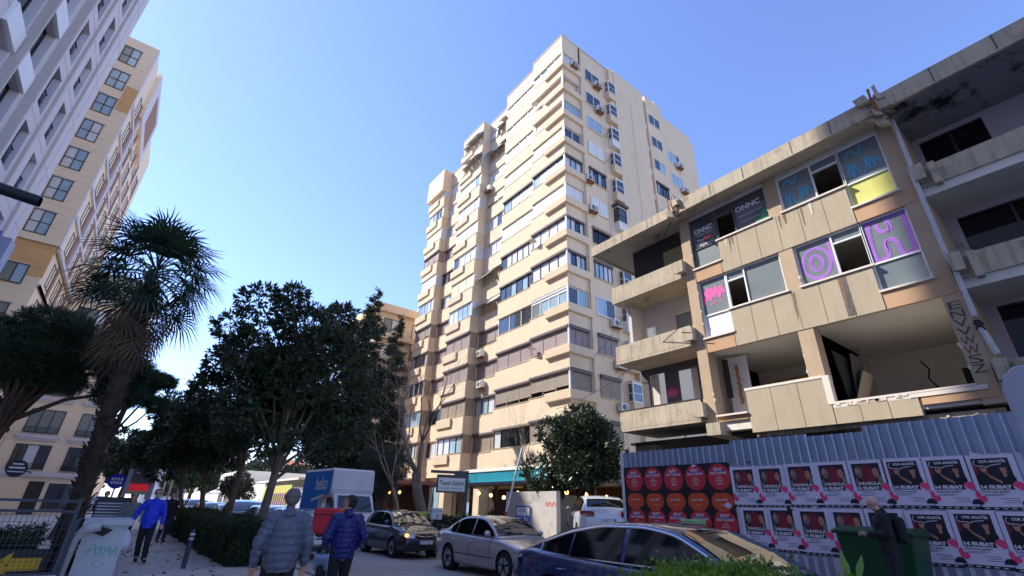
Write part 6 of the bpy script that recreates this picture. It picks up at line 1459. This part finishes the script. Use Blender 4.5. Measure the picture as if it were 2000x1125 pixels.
person('man in a bright blue jacket and sunglasses walking towards the camera', (.86,17.1,.08), -3, dict(hipL=(-.09,0,.9), hipR=(.09,0,.9), kneeR=(.10,-.12,.49), ankR=(.13,-.18,.1), toeR=(.17,-.38,.05), kneeL=(-.08,.0,.49), ankL=(-.04,.14,.13), toeL=(-.04,-.03,.05), elL=(-.33,.06,1.17), wrL=(-.40,.0,.93), elR=(.28,.03,1.14), wrR=(.3,-.04,.9)), 'blue_coat','cloth_b','hair_d','skin_pale', 1.0, 0, 'short', glasses, vox=.014, belly=1.1, jacket_len=.02)
person('grey-sweatered older person stooping along behind the man in the blue jacket', (.45,20.6,.08), -8, dict(neck=(0,-.08,1.4), head=(0,-.16,1.52), chest=(0,-.04,1.24), shL=(-.18,-.04,1.34), shR=(.18,-.04,1.34), elL=(-.25,-.02,1.08), elR=(.25,-.02,1.08), wrL=(-.2,-.2,.92), wrR=(.2,-.2,.92), kneeL=(-.1,-.14,.5), ankL=(-.1,-.16,.09), toeL=(-.12,-.34,.045), ankR=(.1,.2,.14), toeR=(.1,.05,.045)), 'cloth_g','jeans','hair_g','skin', .98, 0, 'short', None, vox=.018)
person('person in a black coat standing left of the grey-sweatered walker', (-.35,25.0,.08), -5, dict(wrL=(-.15,-.18,1.0), wrR=(.15,-.18,1.0)), 'cloth_b','cloth_b','hair_d','skin', .98, 0, 'full', None, vox=.02)
person('person in black half hidden behind the man in the bright blue jacket', (1.75,24.5,.08), 10, dict(kneeL=(-.1,-.1,.5)), 'cloth_b','jeans','hair_d','skin', 1.0, 0, 'full', None, vox=.02)
person('distant pedestrian in dark clothes below the grey display board', (.6,34.0,.08), 0, dict(), 'cloth_b','cloth_b','hair_d','skin', .98, 0, 'full', None, vox=.024)
person('distant pedestrian in a grey top near the palm trunk', (-1.3,36.0,.08), 20, dict(), 'cloth_g','jeans','hair_d','skin', .97, 0, 'full', None, vox=.024)
def phone(o, V, hd, fd, sd, up):
    p = MB(); c = (V['wrL']+V['wrR'])/2+Vector((0,-.1,.04)); p.obox(c,(.035,0,0),(0,.05,.04),(0,-.003,.004)); p.build('phone', M['trim'], o)
    s = MB(); s.box(-.17,.17,.14,.30,1.0,1.42); s.build('backpack', M['cloth_b'], o, bevel=.06)
person('bald man in black looking down at a phone in front of the dumpster', (11.35,3.5,.2), 202, dict(face=(0,-1,-.45), head=(0,-.06,1.62), elL=(-.26,.02,1.14), elR=(.26,.02,1.14), wrL=(-.09,-.26,1.12), wrR=(.07,-.26,1.12), hdL=(.4,-1,.2), hdR=(-.4,-1,.2)), 'cloth_b','cloth_b','hair_d','skin_pale', 1.05, 0, 'bald', phone, vox=.014)
# carried bag
o = thing('carrier_bag', 'white and red plastic carrier bag hanging from the hand of the man in blue', 'bag', (.44,17.05,.5))
b = MB(); c = Vector((.46,17.0,.0)); 
for (z,r) in ((.30,.02),(.31,.13),(.45,.17),(.62,.13),(.74,.05)): pass
b.lathe([(.05,.36),(.13,.37),(.17,.48),(.15,.62),(.08,.74),(.03,.84)],(.45,17.02,0),'z',14); ob = b.build('bag_body', mat('translucent_plastic', S(232,230,238), .35, var=.12, scale=14, bump=.6, bscale=20), o, smooth=True)
g = MB(); g.lathe([(.134,.40),(.172,.48),(.152,.6)],(.45,17.02,0),'z',14); g.f = g.f[:3]+g.f[14:17]; g.m = g.m[:6]; g.build('red_print', M['red'], ob, recalc=False)
# ------------------------------------------------------------------ street furniture
M['navy'] = mat('dark_blue_grey_steel', S(58,64,78), .5, var=.1); M['silverband'] = mat('reflective_band', S(206,208,214), .35, var=.05)
o = thing('bollard', 'dark bollard with a reflective band standing on the pavement', 'bollard', (1.74,15.3,.08))
MB().lathe([(.055,.08),(.055,.86),(.05,.9),(.02,.93)],(1.74,15.3,0),'z',16).build('post', M['navy'], o, smooth_angle=40)
for z in (.70,.80): MB().lathe([(.058,z),(.058,z+.045)],(1.74,15.3,0),'z',16).build('band', M['silverband'], o)
# garden fence
o = thing('garden_fence', 'dark metal fence with wire mesh panels at the lower left corner', 'fence', (-1.8,13.2,.08))
mb = MB()
for z in (.28,1.32,1.5): mb.bar((-5,13.2,z),(-.55,13.2,z),.045)
mb.build('rail', M['navy'], o)
for i in range(4): MB().bar((-4.9+i*1.45,13.2,.08),(-4.9+i*1.45,13.2,1.55),.06).build('post', M['navy'], o)
mb = MB()
for i in range(58): mb.bar((-5+i*.077,13.21,.28),(-5+i*.077,13.21,1.32),.007)
for i in range(8): mb.bar((-5,13.215,.36+i*.13),(-.55,13.215,.36+i*.13),.007)
mb.build('wire_mesh', M['navy'], o)
MB().box(-5,-.5,13.1,13.3,.08,.26).build('plinth', M['whitewall'], o)
mb = MB(); mb.box(-.53,-.47,13.2,15.6,1.1,1.16); mb.box(-.53,-.47,13.2,15.6,.2,.26)
for i in range(12): mb.bar((-.5,13.25+i*.2,.2),(-.5,13.25+i*.2,1.12),.05)
mb.build('slatted_return', M['navy'], o)
# yellow arrow board
o = thing('arrow_sign', 'yellow and black arrow sign behind the fence at the bottom left corner', 'sign', (-1.7,14.2,.2))
MB().box(-2.8,-.75,14.18,14.2,.08,.62).build('board', M['trim'], o)
mb = MB(); ya = mat('sign_yellow', S(232,180,20), .5, var=.06)
mb.add([(-1.55,14.17,.36),(-1.3,14.17,.58),(-1.3,14.17,.47),(-.85,14.17,.47),(-.85,14.17,.25),(-1.3,14.17,.25),(-1.3,14.17,.14)],[(0,1,2,3,4,5,6)]); mb.add([(-2.7,14.17,.36),(-2.45,14.17,.58),(-2.45,14.17,.47),(-1.75,14.17,.47),(-1.75,14.17,.25),(-2.45,14.17,.25),(-2.45,14.17,.14)],[(0,1,2,3,4,5,6)])
mb.build('arrows', ya, o, recalc=False)
# concrete block with pipe
o = thing('concrete_pier', 'white concrete pier with green scribbles and a broken edge beside the palm', 'concrete pier', (.05,14.3,.08))
mp = mat('painted_concrete', S(196,196,200), .85, var=.07, scale=1.5, stain=(S(120,116,112),2,.6,.7))
mb = MB(); mb.box(-.34,.36,13.9,15.7,.06,1.06); mb.box(-.40,.42,13.84,15.76,1.06,1.16); mb.build('block', mp, o)
g = MB(); FB = Fr((0,13.9),(1,0),(0,-1)); gp = mat('green_marker', S(90,180,160), .7, var=.1)
stroke(g, smoothpts([(-.2,.5),(-.1,.72),(-.02,.5),(.02,.7),(.06,.5),(.16,.68),(.2,.5),(.28,.66),(.3,.5)],4), .014, fr=FB, off=.004); stroke(g, smoothpts([(-.25,.58),(0,.64),(.3,.57)],4), .012, fr=FB, off=.006); stroke(g, smoothpts([(-.05,.34),(.05,.42),(.14,.34),(.05,.3),(-.04,.34)],4), .01, fr=FB, off=.005)
g.build('green_scribble', gp, o, recalc=False)
mb = MB(); mb.tube([(-.1,13.7,1.05),(-.34,13.72,1.0),(-.46,13.75,.8),(-.5,13.75,.0)], .09, 10); mb.build('pipe', M['pipe'], o, smooth=True)
mb = MB(); mb.add([(-.2,13.835,1.07),(.12,13.835,.98),(-.02,13.835,.86),(-.2,13.835,.93)],[(0,1,2,3)]); mb.build('broken_corner', M['inner_black'], o, recalc=False)
# louvred cabinet behind
o = thing('louvred_cabinet', 'dark grey louvred cabinet standing behind the white pier', 'cabinet', (.1,21.5,.08))
MB().box(-.5,.35,21.5,22.1,.08,1.55).build('casing', M['navy'], o)
for i in range(7): MB().box(-.45,.3,21.46,21.5,.85+i*.09,.89+i*.09).build('louvre', M['silverband'], o)
MB().box(-.56,.41,21.44,22.15,1.55,1.6).build('lid', M['navy'], o)
# display board
o = thing('display_board', 'tall grey digital display board with a red band standing on the pavement', 'display board', (1.0,45,.08))
for x in (.25,1.75): MB().box(x-.12,x+.12,44.9,45.1,.08,4.5).build('post', mat('board_grey_steel', S(130,134,146), .5, var=.08), o)
MB().box(.37,1.63,44.92,45.08,1.9,4.45).build('panel', mat('screen_dark_grey', S(74,70,76), .3, var=.05, coat=.4), o)
g = MB(); g.box(.45,1.55,44.90,44.915,2.05,2.5); g.build('red_band', mat('screen_red', S(220,30,50), .4, var=0, emit=(S(220,30,50), .12)), o)
g = MB()
for i,(a,b) in enumerate(((.6,1.4),(.7,1.3),(.5,1.5))): g.box(a,b,44.905,44.915,3.2+i*.3,3.24+i*.3)
g.build('lettering', M['letters_w'], o); MB().box(.37,1.63,44.9,45.0,1.82,1.9).build('green_strip', M['green_sticker'], o)
# round blue sign
o = thing('round_sign', 'round blue sign with white lettering beside the display board', 'sign', (-.3,38,.08))
MB().tube([(-.3,38.05,.08),(-.3,38.05,3.2)],.05,8).build('post', M['pipe'], o); MB().lathe([(.02,37.97),(.42,37.98),(.42,38.02)],(-.3,0,2.45),'y',24).build('disc', mat('sign_blue', S(30,40,190), .5, var=.03), o)
g = MB(); [g.box(-.58+i*.145,-.48+i*.145,37.95,37.96,z,z+.14) for z in (2.5,2.3) for i in range(4)]; g.build('lettering', M['letters_w'], o, recalc=False)
o = thing('round_sign', 'dark round shop sign with white letters on the balconied building', 'sign', (-5.9,50,2.6))
MB().lathe([(.02,49.97),(.58,49.98),(.58,50.05)],(-6.3,0,3.25),'y',24).build('disc', mat('sign_navy', S(30,30,60), .5, var=.1), o)
g = MB(); [g.box(-6.3-w,-6.3+w,49.95,49.96,z,z+h) for (w,z,h) in ((.3,3.5,.09),(.42,3.24,.12),(.42,3.0,.07))]; g.build('lettering', M['letters_w'], o, recalc=False); MB().tube([(-6.3,50.1,3.25),(-6.3,58,3.25)],.05,6).build('bracket', M['navy'], o)
# lamp posts far
for i,(x,y) in enumerate(((3.0,47),(3.3,60),(2.9,38))):
    o = thing('street_pole', ['slim grey pole right of the display board','grey pole far beyond the display board','slim grey pole between the display board and the magnolias'][i], 'pole', (x,y,.08), 'slim grey street poles')
    MB().tube([(x,y,.08),(x,y,5.5)],.07,8).build('shaft', M['pipe'], o)
# near lamp arm at the left edge
o = thing('street_lamp', 'dark tubular street lamp head reaching in from the left edge', 'street lamp', (-6.4,18,.08))
MB().tube([(-6.6,18,.08),(-6.6,18,9.75)],.11,10).build('shaft', mat('dark_green_steel', S(14,34,38), .45, var=.1), o)
MB().tube([(-6.6,18,9.72),(-4.35,18,9.55)],.17,14).build('lamp_head', MATS['dark_green_steel'], o, smooth_angle=40); MB().lathe([(.02,-4.34),(.16,-4.34)],(0,18,9.55),'x',14).build('end_cap', M['glass'], o)
# projecting sign box at left edge
o = thing('projecting_sign', 'projecting sign box with a violet-blue face at the left edge of the pale building', 'sign', (-6.4,20,8.0))
MB().box(-6.98,-4.98,20.0,20.6,7.7,8.95).build('box', mat('sign_box_grey', S(150,154,176), .5, var=.05), o); MB().box(-6.95,-5.25,19.97,20.0,7.95,9.1).build('sign_face', mat('violet_face', S(80,84,190), .4, var=.05), o)
mb = MB()
for i in range(16): mb.box(-6.95,-5.3,20.02+i*.035,20.035+i*.035,6.6,7.68)
mb.box(-6.95,-5.3,20.6,20.65,6.6,7.7); mb.build('ribbed_panel', M['whitewall'], o)
# dumpster
o = thing('dumpster', 'green wheeled refuse container in front of the posters', 'dumpster', (12.5,3.9,.2))
dm = mat('green_bin_plastic', S(12,70,34), .45, var=.1, scale=3)
b = MB(); b.hexa([(12.1,3.45,.35),(12.95,3.45,.35),(12.95,4.5,.35),(12.1,4.5,.35),(12.0,3.3,1.36),(13.05,3.3,1.36),(13.05,4.6,1.36),(12.0,4.6,1.36)]); b.build('bin_body', dm, o, bevel=.03)
MB().box(11.96,13.08,3.25,4.66,1.36,1.43).build('rim', dm, o, bevel=.02); b = MB(); f = lambda p,a: (p[0],a,p[1]); b.prism([(11.98,1.43),(12.2,1.49),(12.8,1.5),(13.05,1.43)], f, 3.29, 4.62); b.build('lid', dm, o)
for (x,y) in ((12.2,3.4),(12.85,3.4),(12.2,4.45),(12.85,4.45)): MB().lathe([(.08,-.03),(.08,.03)],(x,y,.28),'x',12).build('wheel', M['tyre'], o)
# sign back at right edge
o = thing('road_sign_back', 'pale rounded sign plate cut off by the right edge of the picture', 'sign', (4.9,.3,.2))
mb = MB(); c = Vector((4.75,.20,0)); dirx = Vector((.08,-1,0)); P = []
for (u,z) in ((.0,2.0),(.03,1.93),(.5,1.93),(.5,2.62),(.1,2.62),(.03,2.56),(.0,2.46)): P.append((u,z))
f = lambda p,a: (c.x+dirx.x*(p[0]-.14)+a, c.y+dirx.y*(p[0]-.32)+.0, p[1])
mb.prism(P, f, 0, .03); mb.build('plate', mat('sign_back_grey', S(176,178,190), .4, var=.06, metal=.2), o, bevel=.012)
MB().tube([(4.86,-.05,.08),(4.86,-.05,2.6)],.03,8).build('post', M['pipe'], o)
# ------------------------------------------------------------------ wires, clutter and wear
def wire(label, a, b, sag, group='overhead and wall cables'):
    o = thing('cable', label, 'cable', a, group); a, b = Vector(a), Vector(b); pts = []
    for i in range(17): t = i/16; q = a.lerp(b, t); q.z -= sag*4*t*(1-t); pts.append(q)
    MB().tube(pts, .016, 5).build('wire', M['trim'], o)
wire('thin black cable strung from the ruin roof break down to the tower wall', (15.0,9.0,12.9), (22.4,20.6,11.0), .7)
wire('second thin cable below the roof canopy of the ruin', (14.9,9.1,8.1), (20.2,22,7.4), .5)
# vertical cables and vents clipped to the tower faces
for i,(x,z0,z1) in enumerate(((22.15,6,37),(25.1,9,33),(25.35,4,26),(29.0,12,38))):
    yy = 20.74 if x < 26.8 else 20.37
    mb = MB(); mb.tube([(x+.04*sin(k*1.7+i),yy,z0+(z1-z0)*k/12) for k in range(13)], .014, 4); mb.build('wall_cable', M['pipe'], T)
random.seed(21)
mb_n = 0
for k in range(12):      # laundry rails and dishes on some floors
    z = TZ(k)
    if k in (8, 9, 3):
        mb = MB(); mb.bar((25.0,20.75,z+.1),(25.35,20.2,z+.3),.02); mb.bar((25.3,20.75,z+.1),(25.6,20.2,z+.3),.02); mb.bar((25.35,20.2,z+.3),(25.6,20.2,z+.3),.02); mb.build('drying_rack', M['fr_dark'], T)
    if k in (2, 5, 10):
        mb = MB(); mb.lathe([(.02,0),(.25,.05),(.3,.1)], (20.0, 24.2, z+.4), 'z', 14); mb.bar((20.0,24.2,z+.2),(20.3,24.2,z-.1),.03); mb.build('satellite_dish', M['ac'], T)
# drip stains and cracks on the derelict facade
M['rustdrip'] = mat('rust_drip', S(132,110,88), .95, var=.35, scale=8, aniso=(2,2,.5)); M['limedrip'] = mat('lime_drip', S(206,200,184), .95, var=.25, scale=9, aniso=(2,2,.5))
random.seed(9)
for i in range(9):
    y = random.uniform(3.5,7.5); z = random.choice([8.22,11.12]); h = random.uniform(.25,1.1); w = random.uniform(.02,.07)
    mb = MB(); n = 6; L_ = [AF.p(y+w*(1-k/n*.7)+random.uniform(-.01,.01), .0275+.0003*i, z-h*k/n) for k in range(n+1)]; R_ = [AF.p(y-w*(1-k/n*.7)+random.uniform(-.01,.01), .0275+.0003*i, z-h*k/n) for k in range(n+1)]
    mb.add(L_+R_, [(k,k+1,n+2+k,n+1+k) for k in range(n)]); mb.build('drip_stain', M[random.choice(['rustdrip','limedrip'])], D, recalc=False)
# chipped plaster at column and panel edges
for (x,y,z0,z1) in ((15.47,8.75,5,12.5),(15.5,5.65,5.6,12.4),(15.5,2.1,5,12.4),(15.5,5.2,7.6,12.4)):
    mb = MB()
    for k in range(14):
        z = random.uniform(z0,z1); s_ = random.uniform(.02,.06); mb.sphere((x+.005,y+random.uniform(-.02,.02),z),(.012,s_*.6,s_),6,4)
    mb.build('chipped_edge', M['inner'], D)
# scraps of torn paper on the hoarding
random.seed(13)
for i in range(14):
    u = random.uniform(-11,-1.6); z = random.choice([random.uniform(2.86,3.0), random.uniform(1.76,1.9), random.uniform(.78,.9)]); n = random.randint(3,4); r = random.uniform(.03,.11)
    vs = [PF.p(u+r*1.6*cos(2*pi*k/n)*random.uniform(.5,1), .019+.0004*i, z+r*sin(2*pi*k/n)*random.uniform(.5,1)) for k in range(n)]
    MB().add(vs, [tuple(range(n))]).build('torn_paper', M[random.choice(['p_white','p_white','p_dark','p_black'])], HO, recalc=False)
# leaves and litter on the ground
LT = tag(quads_mesh('fallen_leaves', leaves(np.column_stack([RNG.uniform(-.2,4.0,420), RNG.uniform(9,34,420), np.full(420,.088)]), unit(np.column_stack([RNG.normal(size=(420,2)), np.full(420,.05)])), .11, .045), L['dead'], None), 'dry leaves scattered on the pavement along the hedge', 'leaves', None, 'stuff')
